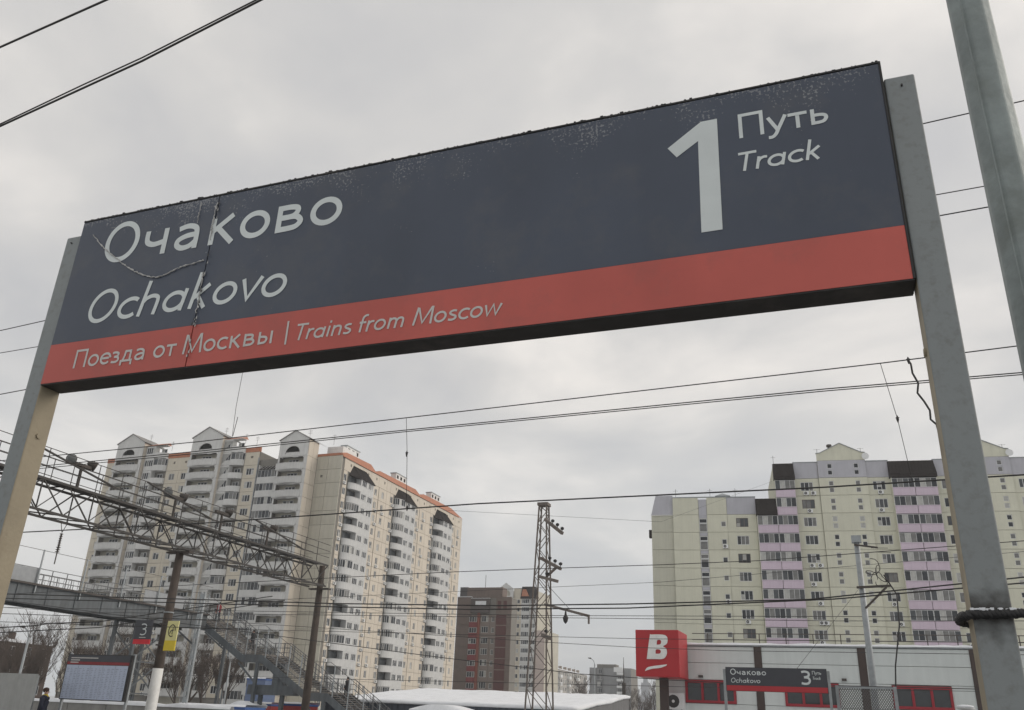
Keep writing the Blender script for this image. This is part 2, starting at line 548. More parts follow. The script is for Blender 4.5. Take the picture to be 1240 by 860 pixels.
M_let2 = mat('grey_white_lettering_small', (0.56, 0.55, 0.53), 0.5, var=0.06, scale=6)
M_frame = mat('sign_frame_black', (0.022, 0.022, 0.023), 0.6, var=0.3, scale=8, dirt=(0.12, 0.11, 0.10), dirt_amt=0.4, dscale=6)
M_post = mat('grey_post_paint', (0.245, 0.268, 0.272), 0.6, var=0.05, scale=1.5, bump=0.1, bscale=50, streak=0.1,
             dirt=(0.14, 0.13, 0.115), dirt_amt=0.45, dscale=38)
M_posts = mat('cream_post_paint', (0.37, 0.32, 0.23), 0.7, var=0.15, scale=4, bump=0.15, bscale=60, streak=0.3,
              dirt=(0.16, 0.12, 0.08), dirt_amt=0.6, dscale=5)
M_flake = mat('torn_film_edge', (0.46, 0.46, 0.45), 0.8, var=0.35, scale=60)

# soot and rust on the right post where the cable is wound round it
def soot(m, z0):
    t = m.node_tree
    b = t.nodes['Principled BSDF']
    src = b.inputs['Base Color'].links[0].from_socket
    co = t.nodes.new('ShaderNodeTexCoord')
    sp = t.nodes.new('ShaderNodeSeparateXYZ')
    t.links.new(co.outputs['Object'], sp.inputs[0])
    nz = t.nodes.new('ShaderNodeTexNoise'); nz.inputs['Scale'].default_value = 22; nz.inputs['Detail'].default_value = 5
    t.links.new(co.outputs['Object'], nz.inputs['Vector'])
    ma = t.nodes.new('ShaderNodeMath'); ma.operation = 'MULTIPLY_ADD'
    t.links.new(nz.outputs['Fac'], ma.inputs[0]); ma.inputs[1].default_value = 0.13
    t.links.new(sp.outputs['Z'], ma.inputs[2])
    su = t.nodes.new('ShaderNodeMath'); su.operation = 'SUBTRACT'; su.inputs[1].default_value = z0 + 0.065
    t.links.new(ma.outputs[0], su.inputs[0])
    ab = t.nodes.new('ShaderNodeMath'); ab.operation = 'ABSOLUTE'
    t.links.new(su.outputs[0], ab.inputs[0])
    rp = t.nodes.new('ShaderNodeMapRange')
    rp.inputs['From Min'].default_value = 0.062; rp.inputs['From Max'].default_value = 0.008
    rp.inputs['To Min'].default_value = 0.0; rp.inputs['To Max'].default_value = 0.92
    t.links.new(ab.outputs[0], rp.inputs['Value'])
    mi = t.nodes.new('ShaderNodeMix'); mi.data_type = 'RGBA'
    t.links.new(rp.outputs[0], mi.inputs['Factor'])
    t.links.new(src, mi.inputs['A']); mi.inputs['B'].default_value = (0.03, 0.026, 0.022, 1)
    t.links.new(mi.outputs['Result'], b.inputs['Base Color'])
soot(M_post, 0.252)

sign = thing('platform_sign', 'big dark blue and red station name sign reading Ochakovo, Track 1, on two grey posts',
             'sign', (-1.26, SY + .05, -1.6))
bx = MB()
bx.box(SX0 + .001, SX1 - .001, SY + .004, SY + .094, SZ0, SZ1)
bx.build('sign_box', M_frame, sign)
lip = MB()
lip.box(SX0 - .001, SX1, SY + .001, SY + .096, SZ0 - .004, SZ0 + .0015)
lip.box(SX0 - .001, SX1, SY - .002, SY + .096, SZ1 - .004, SZ1 + .002)
lip.box(SX1 - .004, SX1 + .002, SY - .003, SY + .096, SZ0, SZ1)
lip.build('edge_channel', M_frame, sign)
for a, b_ in ((SX0, SEAM - .0025), (SEAM + .0025, SX1 - .0045)):
    p = MB().box(a, b_, SY, SY + .005, SZR, SZ1 - .0065).build('dark_panel', M_film, sign)
    p = MB().box(a, b_, SY - .0008, SY + .005, SZ0 + .0005, SZR - .001).build('red_stripe', M_red, sign)
LY = SY - .0012
def letters(name, mb, mt):
    return mb.build(name, mt, sign)
letters('lettering', text('Очаково', -2.628, -1.527, 1.586, .182, LY, weight=.063), M_let)
letters('lettering', text('Ochakovo', -2.640, -1.724, 1.323, .142, LY, True, weight=.059), M_let)
letters('lettering', text('Путь', -.154, .107, 1.630, .089, LY, weight=0.062), M_let)
letters('lettering', text('Track', -.166, .072, 1.511, .067, LY, True), M_let)
LR = SY - .002
letters('lettering', text('Поезда от Москвы', -2.640, -1.740, 1.140, .076, LR, weight=0.058), M_let2)
letters('lettering', MB().box(-1.691, -1.684, LR - .0003, LR, 1.128, 1.216), M_let2)
letters('lettering', text('Trains from Moscow', -1.655, -.906, 1.138, .062, LR, True, weight=0.06), M_let2)
letters('number', MB().poly([[(-.279, 1.323), (-.218, 1.323), (-.213, 1.718), (-.262, 1.718), (-.368, 1.641), (-.341, 1.602),
                              (-.274, 1.648)]], LY - .0006, LY), M_let)
# torn and curled film: the seam and the long crease on the left part
def crease(pts, r, jit, name):
    P = [Vector((x, SY - .002, z)) for x, z in pts]
    out, rs = [], []
    for i in range(len(P) - 1):
        L = (P[i + 1] - P[i]).length
        n = max(2, int(L / .007))
        for k in range(n):
            q = P[i].lerp(P[i + 1], k / n)
            out.append(q + Vector(((rnd() - .5) * jit, -rnd() * .004, (rnd() - .5) * jit)))
            rs.append(r * (0.35 + 1.3 * rnd()))
    return MB().tube(out, rs, 5).build(name, M_flake, sign)
cr_pts = crv((-2.713, 1.737), (-2.65, 1.675), (-2.586, 1.625), (-2.45, 1.53), (-2.327, 1.482), (-2.214, 1.508), (-2.104, 1.522), n=5)
crease(cr_pts, .0024, .003, 'film_crease')
crease([(-2.106, 1.76), (-2.101, 1.60)], .0022, .006, 'film_crease')
crease([(-2.099, 1.46), (-2.098, 1.29)], .0022, .008, 'film_crease')
crease([(-2.18, 1.79), (-2.182, 1.69)], .0016, .002, 'film_crease')
fl = MB()
for k in range(60):                                                # torn scraps hanging along the seam
    z = SZ0 + .03 + rnd() * (SZ1 - SZ0 - .05)
    x = SEAM + (rnd() - .5) * .016
    s = .003 + .007 * rnd()
    y = SY - .0045 - .004 * rnd()
    fl.quad([(x, y, z), (x + s, y - .003 * rnd(), z + s * (rnd() - .5)), (x + s * .6, y, z + s * 1.6)], k % 2)
tag(fl.build('torn_scraps', [M_flake, M_frame], sign), kind='stuff')
ic = MB()
for k in range(150):                                               # grit and frozen crumbs on the upper edge
    x = SX0 + rnd() * (SX1 - SX0); s = .0015 + .005 * rnd() ** 3
    ic.box(x, x + s * 2, SY - .003, SY + .02, SZ1 + .001, SZ1 + .0025 + s * rnd())
tag(ic.build('top_grit', M_frame, sign), kind='stuff')
def post(x0, x1, inner):
    y0, y1, z0, z1 = SY + .006, SY + .096, -1.6, 1.752
    m = MB().box(x0, x1, y0, y1, z0, z1)
    # the face that looks towards the other post kept its old cream paint
    m.m[3 if inner > 0 else 5] = 1
    p = m.build('post', [M_post, M_posts], sign)
    bv = p.modifiers.new('b', 'BEVEL'); bv.width = .006; bv.segments = 3; bv.limit_method = 'ANGLE'
    MB().box(x0 - .05, x1 + .05, y0 - .05, y1 + .05, -1.6, -1.588).build('base_plate', M_galv, p)
    for zz in (.9, -.2):
        xx = (x1 + .002) if inner > 0 else (x0 - .002)
        MB().tube([(xx - .006 * inner, (y0 + y1) / 2, zz), (xx + .004 * inner, (y0 + y1) / 2, zz)], .011, 10).build('bolt_head', M_posts, p)
post(-2.866, -2.786, 1)
post(.266, .348, -1)
MB().tube([(.31, SY - .001, 1.715), (.31, SY + .012, 1.715)], .003, 8).build('rivet', M_frame, sign)
MB().tube([(-2.83, SY - .001, 1.72), (-2.83, SY + .012, 1.72)], .003, 8).build('rivet', M_frame, sign)

# twisted black cable wound round the right post
cb = MB()
def helix(path, r, tw, ph):
    pts = []
    P = [Vector(p) for p in path]
    acc = 0
    for i in range(len(P) - 1):
        d = P[i + 1] - P[i]
        L = d.length
        n = max(2, int(L / .006))
        a = Vector((0, 0, 1)); b = d.normalized().cross(a)
        for k in range(n):
            t = (acc + L * k / n) * tw + ph
            pts.append(P[i] + d * (k / n) + a * math.cos(t) * r + b * math.sin(t) * r)
        acc += L
    return pts
loop = [(1.10, 2.19, .252), (.38, 2.187, .246), (.262, 2.187, .243), (.248, 2.21, .242), (.246, 2.28, .24), (.262, 2.315, .238), (.33, 2.315, .237)]
for ph in (0, 2.1, 4.2):
    cb.tube(helix(loop, .0055, 230, ph), .0064, 6)
cab = tag(cb.build('wound_cable', M_black, None, True), 'twisted black cable wound round the right post of the big sign', 'cable')
sn = MB()
for k in range(34):
    x = .262 + rnd() ** 1.5 * .11
    s = .0015 + .003 * rnd()
    sn.box(x, x + s * 1.6, 2.178 + rnd() * .01, 2.188 + rnd() * .01, .2505 + rnd() * .003, .2535 + s)
tag(sn.build('frost', M_snow, cab), kind='stuff')

# ------------------------------------------------------------------ tall galvanised lamp pole beside the sign
lp = thing('lamp_pole', 'thick weathered galvanised pole standing beside the right post of the big sign', 'pole', (.705, 3.0, -1.6))
def ngon(cx, cy, r, z, n=8, ph=.39):
    return [(cx + r * math.cos(ph + 2 * math.pi * i / n), cy + r * math.sin(ph + 2 * math.pi * i / n), z) for i in range(n)]
M_lamp = mat('weathered_zinc', (0.275, 0.315, 0.312), 0.55, metal=0.25, var=0.22, scale=7, bump=0.25, bscale=30, streak=0.3,
             dirt=(0.17, 0.19, 0.175), dirt_amt=0.75, dscale=5)
pm = MB()
zs = [-1.6 + .35 * i for i in range(26)]
for z in zs:
    r = .092 - .0042 * (z + 1.6)
    pm.v += ngon(.705, 3.0, r, z)
for i in range(len(zs) - 1):
    for k in range(8):
        a, b_ = i * 8 + k, i * 8 + (k + 1) % 8
        pm.f.append((a, b_, b_ + 8, a + 8)); pm.m.append(0)
pm.f.append(tuple(range((len(zs) - 1) * 8, len(zs) * 8))); pm.m.append(0)
shaft = pm.build('shaft', M_lamp, lp)
bv = shaft.modifiers.new('b', 'BEVEL'); bv.width = .012; bv.segments = 3; bv.limit_method = 'ANGLE'; bv.angle_limit = math.radians(25)
MB().bar((.66, 2.918, -1.5), (.665, 2.936, 7.0), .005, .004).build('weld_seam', M_lamp, lp)
MB().box(.55, .86, 2.85, 3.15, -1.6, -1.575).build('base_plate', M_galv, lp)
arm = MB().tube([(.705, 3.0, 7.1), (.705, 2.9, 7.5), (.705, 2.3, 7.75), (.705, 1.5, 7.8)], .035, 8).build('arm', M_lamp, lp)
MB().box(.6, .81, .95, 1.6, 7.74, 7.86).build('lamp_head', M_galv, lp)

# ------------------------------------------------------------------ overhead wires
def wire(label, pts, r, sag=0.0, group='overhead wires above the tracks', name='overhead_wire', ext=0.0, seg=14):
    """pts: (px, py, Y) of the photograph -> a real sagging wire in the place"""
    P = [at(*p) for p in pts]
    if ext:
        d0 = P[0] - P[1]; d1 = P[-1] - P[-2]
        P = [P[0] + d0.normalized() * ext] + P + [P[-1] + d1.normalized() * ext]
    out = []
    n = len(P) - 1
    for i in range(n):
        for k in range(seg):
            t = k / seg
            q = P[i].lerp(P[i + 1], t)
            if sag: q.z -= sag * 4 * t * (1 - t)
            out.append(q)
    out.append(P[-1])
    return tag(MB().tube(out, r, 6).build(name, M_wire, None, True), label, 'wire', group)
W = wire
W('upper of the two thick black cables crossing the top left corner of the sky', [(-60, 84, 5.2), (131, -1, 5.0), (330, -100, 4.8)], .0125)
W('lower thick black cable crossing the top left corner of the sky', [(-60, 181, 5.2), (0, 153, 5.14), (172, 74, 5.05), (318, -1, 4.95), (480, -95, 4.8)], .0115)
W('thin black strand twisted along the lower thick cable at top left', [(-60, 179, 5.25), (100, 103, 5.2), (172, 70, 5.1), (318, -4, 5.0), (480, -99, 4.8)], .008)
W('highest wire passing behind the top of the right sign post', [(0, 400.5, 9), (1113, 151, 9), (1240, 122, 9)], .0075, ext=14)
W('middle of the three wires passing behind the big sign', [(0, 427.6, 9.6), (1130, 236.7, 9.6), (1240, 217, 9.6)], .0065, ext=14)
W('lowest of the three wires passing behind the big sign', [(0, 477.7, 9.3), (1134, 262, 9.3), (1240, 243, 9.3)], .0075, ext=14)
W('carrier wire just below the big sign, rising to the right', [(-40, 562, 12.5), (240, 535, 12.5), (640, 489, 12.5), (1066, 440, 12.5), (1240, 418, 12.5)], .0085, ext=12)
W('thick double wire below the carrier wire, rising to the right', [(-40, 573, 12.7), (240, 546.5, 12.7), (490, 521, 12.7), (1000, 471, 12.7), (1240, 451, 12.7)], .0085, ext=12)
W('second strand of the thick double wire below the carrier wire', [(-40, 576, 12.8), (240, 549, 12.8), (490, 523, 12.8), (1000, 473.5, 12.8), (1240, 453.5, 12.8)], .0075, ext=12)
W('single thick wire crossing in front of both tower blocks near their roofs', [(-40, 648, 14.5), (240, 634, 14.5), (579, 610, 14.5), (1000, 590, 14.5), (1240, 575, 14.5)], .0125, ext=14)
W('thin wire crossing the upper part of the lattice mast', [(400, 700, 34), (540, 693, 34), (646, 689, 34), (800, 684, 34), (920, 679, 34), (1240, 655, 34)], .014, ext=30)
W('upper thick wire at the height of the slanted arm of the lattice mast', [(100, 722, 24), (407, 731, 24), (600, 733.5, 24), (760, 731.5, 24), (980, 726, 24), (1240, 699, 24)], .018, ext=25)
W('lower thick wire at the height of the slanted arm of the lattice mast', [(100, 727, 25), (407, 735, 25), (570, 738, 25), (760, 736.5, 25), (1010, 725.5, 25), (1240, 706, 25)], .018, ext=25)
W('thin wire just below the slanted arm of the lattice mast', [(430, 742, 40), (664, 745.5, 40), (1240, 747.5, 40)], .013, ext=30)
W('second thin wire just below the slanted arm of the lattice mast', [(664, 748, 41), (1010, 752, 41), (1240, 752, 41)], .013, ext=30)
W('thin wire above the red cube, level with its upper half', [(664, 771, 45), (769, 773.5, 45), (1010, 776, 45), (1240, 778, 45)], .013, ext=30)
W('thin wire crossing the face of the red cube', [(430, 763, 44), (664, 778, 44), (769, 784, 44), (880, 788, 44), (1240, 793, 44)], .013, ext=30)
W('dark wire sagging across the market roof towards the red cube', [(380, 776, 38), (540, 797, 38), (700, 816, 38), (800, 823, 38), (880, 827, 38), (1240, 836, 38)], .016, ext=30)
W('thin wire low across the white wall of the store', [(664, 828, 46), (880, 833, 46), (1240, 838, 46)], .012, ext=30)
W('thin wire in the sky between the two tower blocks', [(560, 716, 60), (800, 705, 60), (1240, 668, 60)], .014, ext=20)
W('upper dark cable beside the far trees at the left edge', [(-60, 764, 31), (0, 760, 31), (40, 758, 31.5), (60, 755, 32), (120, 753, 33), (330, 722, 40)], .026)
W('lower dark cable beside the far trees at the left edge', [(-60, 770, 31), (0, 766, 31), (120, 760, 33), (345, 727, 40)], .022)
W('thin wire under the footbridge at the left edge', [(-60, 741, 26), (0, 743, 26), (120, 747, 26), (300, 752, 26)], .012)
W('second thin wire under the footbridge at the left edge', [(-60, 752, 26), (0, 753, 26), (120, 757, 26), (300, 762, 26)], .012)
W('slanted thin wire from the lattice mast to the sky', [(655, 700, 50), (690, 738, 49)], .014, name='stay_wire')
W('thin slanted wire in front of the store by the galvanised pole', [(964, 811, 31), (1041, 712, 36)], .008, name='stay_wire')
W('thin wire high in the sky left of the yellow tower block', [(540, 618, 90), (800, 632, 90), (935, 583, 130)], .015, ext=0)
W('wire hanging down behind the lower left edge of the big sign', [(296, 440, 12.5), (286, 492, 12.5), (281, 530, 12.5)], .0045, group='dropper wires', name='dropper_wire')
W('dropper hanging from the carrier wire in the middle of the sky', [(492, 506, 12.5), (493, 548, 12.5), (492, 616, 14.4)], .0045, group='dropper wires', name='dropper_wire')
W('dropper wire reaching down to the dark roof on the yellow block', [(1066, 440, 12.5), (1087, 508, 12.8), (1105, 583, 14.4)], .0045, group='dropper wires', name='dropper_wire')
W('short dropper above the middle gable of the left tower block', [(282, 528, 12.5), (288, 505, 12.5)], .006, group='dropper wires', name='dropper_wire')
pw = [(1099, 435), (1103, 441), (1105, 452), (1112, 464), (1111, 476), (1119, 486), (1126, 497), (1127, 508), (1134, 514), (1137, 524)]
W('wavy black jumper cable hanging beside the right sign post', [(x, y, 12.5) for x, y in pw], .014, group='dropper wires', name='jumper_cable', seg=4)
for lab, p in (('small clamp on the dropper in the middle of the sky', (492.5, 550, 12.6)), ('clamp on the single thick wire in front of the left tower block', (493, 616, 14.5)),
               ('small clamp on the dropper above the dark roof', (1087, 508, 12.8)), ('clamp on the carrier wire at the wavy jumper cable', (1100, 437, 12.45))):
    q = at(*p)
    c = MB()
    c.tube([q + Vector((0, 0, .06)), q + Vector((0, 0, .03)), q, q - Vector((0, 0, .05))], [.006, .016, .02, .006], 8)
    c.box(q.x - .025, q.x + .025, q.y - .008, q.y + .008, q.z + .02, q.z + .03)
    tag(c.build('wire_clamp', M_wire), lab, 'clamp', 'wire clamps')

# ------------------------------------------------------------------ gantry across the tracks
GX = -28.0
M_gan = mat('gantry_steel', (0.060, 0.056, 0.053), 0.8, var=0.3, scale=2, dirt=(0.20, 0.20, 0.20), dirt_amt=0.5)
ga = thing('track_gantry', 'long rusty lattice gantry across the tracks with a railed walkway on top', 'gantry', (GX, 31.3, -1.6))
GB, GT, HW = 6.30, 7.45, .55
Y0, Y1 = 3.0, 42.7
for x in (GX - HW, GX + HW):
    for z in (GB, GT):
        rod('chord', (x, Y0, z), (x, Y1, z), .075, .085, M_gan, ga)
ny = 32
st = (Y1 - Y0) / ny
for i in range(ny):
    ya, yb = Y0 + i * st, Y0 + (i + 1) * st
    for x in (GX - HW, GX + HW):
        za, zb = (GB, GT) if i % 2 else (GT, GB)
        rod('brace', (x, ya, za), (x, yb, zb), .042, .042, M_gan, ga)
        if i % 2 == 0:
            rod('strut', (x, ya, GB), (x, ya, GT), .04, .04, M_gan, ga)
        if x > GX:
            rod('counter_brace', (x - .06, ya, zb), (x - .06, yb, za), .03, .03, M_gan, ga)
    rod('brace', (GX - HW, ya, GB), (GX + HW, yb, GB), .045, .045, M_gan, ga)
    rod('brace', (GX - HW, ya, GT), (GX + HW, ya, GT), .045, .045, M_gan, ga)
wk = MB().box(GX - .36, GX + .36, Y0, Y1, GT + .075, GT + .11).build('walkway', M_gan, ga)
for x in (GX - HW, GX + HW):
    for i in range(ny):
        y = Y0 + i * st
        rod('railing_post', (x, y, GT), (x, y, GT + 1.15), .024, .024, M_gan, ga)
    for z in (GT + .45, GT + .8, GT + 1.15):
        rod('handrail', (x, Y0, z), (x, Y1, z), .024, .024, M_gan, ga)
for ya in (22.2, 28.3, 36.0):                                       # sloping stays on the walkway
    rod('stay', (GX + .2, ya, GT + 1.25), (GX + .2, ya + 4.6, GT + .55), .07, .06, M_gan, ga)
# columns
def column(y, top, white_to):
    mb = MB()
    r0, r1 = .24, .17
    c = mb.tube([(GX, y, -2.6), (GX, y, top)], [r0, r1], 14).build('column', M_pole, ga, True)
    if white_to is not None:
        rw = r0 + (r1 - r0) * (white_to + 2.6) / (top + 2.6)
        MB().tube([(GX, y, -2.6), (GX, y, white_to)], [r0 + .012, rw + .012], 14).build('whitewash', M_white, c, True)
    MB().box(GX - HW - .1, GX + HW + .1, y - .16, y + .16, GB - .14, GB - .067).build('bearing', M_rust, c)
column(31.3, GB - .1, 1.25)
column(43.0, GT + .05, None)
for z in (3.55,):
    MB().tube([(GX, 31.3, z), (GX, 31.3, z + .05)], .22, 14).build('band', M_galv, ga)
# insulators hung from the gantry
def insulator(px, py, X_, label):
    r = ROT @ Vector((px - 620, 430 - py, -FPX))
    q = r * (X_ / r.x)
    t = thing('hanging_insulator', label, 'insulator', (q.x, q.y, q.z - 1.6), 'insulators hanging from the gantry')
    m = MB()
    ln = GB - q.z
    m.tube([(q.x, q.y - ln * .35, GB - .07), (q.x, q.y, q.z)], .014, 5)
    m.tube([(q.x, q.y + ln * .35, GB - .07), (q.x, q.y, q.z)], .014, 5)
    m.build('hanger', M_rust, t)
    pts, rs = [], []
    for k in range(9):
        z = q.z - .03 - .085 * k
        pts += [(q.x, q.y, z), (q.x, q.y, z - .03), (q.x, q.y, z - .055)]
        rs += [.03, .095 if k > 5 else .07, .03]
    m2 = MB().tube(pts, rs, 10)
    m2.build('disc_string', M_rust, t, True)
    MB().tube([(q.x, q.y, q.z - .76), (q.x, q.y, q.z - 1.2)], .022, 6).build('clamp_rod', M_rust, t)
insulator(75, 645, GX, 'insulator string hanging from the gantry left of the tall tower block')
# floodlights
def flood(y, label, x=GX - .1, n=2):
    z = GT + .92
    t = thing('floodlight', label, 'floodlight', (x, y, GT + .1), 'round floodlights on the gantry walkway')
    MB().box(x - .07, x + .07, y - .5, y + .5, z + .12, z + .24).build('mount_bar', M_rust, t)
    MB().box(x - .04, x + .04, y - .04, y + .04, GT + .1, z + .13).build('stand', M_rust, t)
    for s in ((-1, 1) if n == 2 else (1,)):
        yc = y + s * .55
        pts, rs = [], []
        d = Vector((.55, s * .75, -.35)).normalized()
        p0 = Vector((x, yc, z + .32))
        for k, r in ((-.26, .05), (-.2, .10), (-.05, .16), (.07, .205), (.1, .21)):
            pts.append(p0 + d * k); rs.append(r)
        h = MB().tube(pts, rs, 14).build('lamp_housing', M_rust, t, True)
        MB().tube([p0 + d * .101, p0 + d * .125], [.20, .16], 14).build('lens', mat('lamp_glass', (0.20, 0.21, 0.21), 0.12, var=0.05, spec=0.8), h, True)
        MB().tube([p0 + Vector((0, 0, -.25)), p0 + Vector((0, 0, .2))], .02, 6).build('bracket', M_rust, t)
flood(25.0, 'pair of round floodlights on the gantry left of the tower block')
flood(30.5, 'round floodlight pair on the gantry above the brown pole')
flood(33.8, 'round floodlight on the gantry in front of the middle gable', n=1)
flood(37.6, 'round floodlight on the gantry near its right end', n=1)

# ------------------------------------------------------------------ footbridge with stairs
BX0, BX1 = -56.6, -54.0
BZ0, BZ1 = 5.92, 7.15
BY0, BY1 = 6.0, 65.3
br = thing('footbridge', 'grey steel footbridge over the tracks with railings and a stair down', 'footbridge', (-55.3, 60, GZ))
for x in (BX0, BX1):
    gd = MB()
    gd.box(x - .012, x + .012, BY0, BY1, BZ0, BZ1)
    gd.box(x - .14, x + .14, BY0, BY1, BZ0 - .03, BZ0)
    gd.box(x - .14, x + .14, BY0, BY1, BZ1, BZ1 + .03)
    go = gd.build('girder', M_gird, br)
    for i in range(int((BY1 - BY0) / 2.6) + 1):
        rod('stiffener', (x + .06, BY0 + .1 + 2.6 * i, BZ0 + .002), (x + .06, BY0 + .1 + 2.6 * i, BZ1 - .002), .10, .03, M_gird, go)
MB().box(BX0 + .14, BX1 - .14, BY0, BY1, BZ1 - .15, BZ1 - .02).build('deck', M_conc, br)
M_railp = mat('grey_railing_paint', (0.15, 0.155, 0.16), 0.6, var=0.15, dirt=(0.10, 0.08, 0.06), dirt_amt=0.5)
M_sheet = mat('grey_sheet', (0.30, 0.315, 0.33), 0.6, var=0.08)
for x in (BX0 + .1, BX1 - .1):
    y = BY0
    i = 0
    while y < BY1:
        rod('railing_post', (x, y, BZ1), (x, y, BZ1 + 1.25), .05, .05, M_railp, br)
        if i % 3 == 0 and x > BX0 + 1:
            rod('tall_post', (x + .2, y, BZ1 - .5), (x + .2, y, BZ1 + 2.55), .085, .085, M_galv, br)
            rod('tall_post_arm', (x + .2, y, BZ1 + 2.5), (x + .2, y + .7, BZ1 + 2.5), .05, .05, M_galv, br)
        y += 1.35; i += 1
    for z in (.15, .5, .85, 1.25):
        rod('handrail', (x, BY0, BZ1 + z), (x, BY1, BZ1 + z), .045, .045, M_railp, br)
    yb = 40.0
    while yb < BY1:
        rod('baluster', (x, yb, BZ1 + .15), (x, yb, BZ1 + .85), .02, .02, M_railp, br)
        yb += .45
rod('deck_edge_shadow', (BX1 + .12, BY0, BZ1 + .10), (BX1 + .12, BY1, BZ1 + .10), .26, .13, M_rust, br)  # dark bar along the deck, its colour standing for the shadow under the overhang
rod('safety_wire', (BX1 + .1, BY0, BZ1 + 2.5), (BX1 + .1, BY1, BZ1 + 2.5), .03, .03, M_rust, br)
for a, b_ in ((43.0, 46.6), (57.2, 62.0)):
    MB().box(BX1 - .05, BX1 - .02, a, b_, BZ1 + .1, BZ1 + 1.2).build('screen_panel', M_sheet, br)
# bent under the bridge
for y in (57.2, 60.6):
    for x in (BX0 + .2, BX1 - .2):
        rod('support_leg', (x, y, GZ - .2), (x, y, BZ0 - .03), .24, .24, M_gird, br)
for x in (BX0 + .2, BX1 - .2):
    for z in (-2, .4, 2.8):
        rod('support_brace', (x, 57.2, z), (x, 60.6, z + 2.4), .09, .09, M_gird, br)
        rod('support_brace', (x, 60.6, z), (x, 57.2, z + 2.4), .09, .09, M_gird, br)
        rod('support_brace', (x, 57.2, z), (x, 60.6, z), .10, .10, M_gird, br)
# top landing and flights down along the tracks (towards +X)
SYA, SYB = 65.4, 69.6
prof = [(-57.0, 5.95, 'flat'), (-53.2, 5.1, 'x')]
segs = [((-57.2, 6.95), (-54.6, 6.95)), ((-54.6, 6.95), (-49.6, 4.05)), ((-49.6, 4.05), (-47.6, 4.05)),
        ((-47.6, 4.05), (-42.6, 1.15)), ((-42.6, 1.15), (-40.6, 1.15)), ((-40.6, 1.15), (-34.6, -2.6))]
M_tread = mat('stair_treads', (0.15, 0.135, 0.12), 0.85, var=0.25, dirt=(0.5, 0.5, 0.52), dirt_amt=0.2)
for (xa, za), (xb, zb) in segs:
    slope = abs(za - zb) > .1
    for y in (SYA, SYB):
        MB().poly([[(xa, za - .75), (xb, zb - .75), (xb, zb - .12), (xa, za - .12)]], y - .05, y + .05).build('stringer', M_gird, br)
    if not slope:
        MB().box(xa, xb, SYA + .05, SYB - .05, za - .12, za).build('landing', M_tread, br)
        rod('landing_beam', (xa + .4, SYA + .052, za - .45), (xa + .4, SYB - .052, za - .45), .2, .5, M_gird, br)
        for y in (SYA, SYB):
            rod('support_leg', (xb - .3, y, GZ - .2), (xb - .3, y, za - .75), .26, .26, M_gird, br)
            rod('support_brace', (xb - .3, y, za - 2.4), (xa - .3, y, za - .8), .12, .12, M_gird, br)
    else:
        n = int(round((za - zb) / .165))
        for k in range(n):
            x = xa + (xb - xa) * (k + .5) / n
            z = za + (zb - za) * (k + 1) / n
            rod('tread', (x, SYA + .05, z), (x, SYB - .05, z), .25, .055, M_tread, br)
    nn = 4 if slope else 2
    for y in (SYA, SYB):
        for k in range(nn):
            x = xa + (xb - xa) * (k + .3) / nn
            z = za + (zb - za) * (k + .3) / nn
            rod('railing_post', (x, y, z - .5), (x, y, z + (2.35 if y == SYA else 1.2)), .07, .07, M_galv if y == SYA else M_railp, br)
        for h in (.35, .75, 1.15):
            rod('handrail', (xa, y, za + h), (xb, y, zb + h), .05, .05, M_railp, br)
        for k in range(nn * 4):
            x = xa + (xb - xa) * (k + .5) / (nn * 4)
            z = za + (zb - za) * (k + .5) / (nn * 4)
            rod('baluster', (x, y, z), (x, y, z + 1.15), .022, .022, M_railp, br)
    rod('safety_wire', (xa, SYA, za + 2.3), (xb, SYA, zb + 2.3), .03, .03, M_rust, br)

# ------------------------------------------------------------------ lattice mast in the middle
TX, TY = -16.95, 50.0
tm = thing('lattice_mast', 'tall rusty lattice mast with three insulator arms, between the tower blocks', 'mast', (TX, TY, GZ))
M_mast = mat('mast_rust', (0.155, 0.135, 0.12), 0.8, var=0.25, scale=2, dirt=(0.09, 0.055, 0.035), dirt_amt=0.7)
def hw(z):
    return .24 + (12.1 - z) / 15.0 * .50
ZT = 12.1
for sx in (-1, 1):
    for sy in (-1, 1):
        rod('leg', (TX + sx * hw(-2.8), TY + sy * hw(-2.8), -2.8), (TX + sx * hw(ZT), TY + sy * hw(ZT), ZT), .08, .08, M_mast, tm)
z = -2.6
k = 0
while z < ZT - .2:
    z2 = min(z + .78 * (hw(z) / .5 + .35), ZT)
    s = 1 if k % 2 else -1
    for q in (-1, 1):
        rod('brace', (TX - s * hw(z), TY + q * hw(z), z), (TX + s * hw(z2), TY + q * hw(z2), z2), .038, .038, M_mast, tm)
        rod('brace', (TX + q * hw(z), TY - s * hw(z), z), (TX + q * hw(z2), TY + s * hw(z2), z2), .038, .038, M_mast, tm)
    z = z2; k += 1
MB().box(TX - .34, TX + .34, TY - .34, TY + .34, ZT, ZT + .18).build('cap', M_mast, tm)
def pin(parent, q):
    MB().tube([q, q + Vector((0, 0, .10)), q + Vector((0, 0, .14)), q + Vector((0, 0, .24)), q + Vector((0, 0, .30))],
              [.02, .02, .10, .12, .03], 8).build('pin_insulator', M_wire, parent, True)
def marm(a, b_, thick, n, name='arm'):
    a, b_ = at(*a, TY - .35), at(*b_, TY - 1.2)
    o = MB().bar(a, b_, thick, thick).build(name, M_mast, tm)
    for i in range(n):
        pin(o, a.lerp(b_, .45 + .27 * i) + Vector((0, 0, thick / 2)))
    return o
marm((660, 629), (681, 646), .17, 3)
marm((655, 676), (679, 689), .17, 3)
marm((652, 698), (675, 704), .17, 1)
rod('arm_stay', at(662, 698, TY - .5), at(674, 687, TY - 1.0), .12, .12, M_mast, tm)
marm((657, 769), (666, 773), .2, 1)
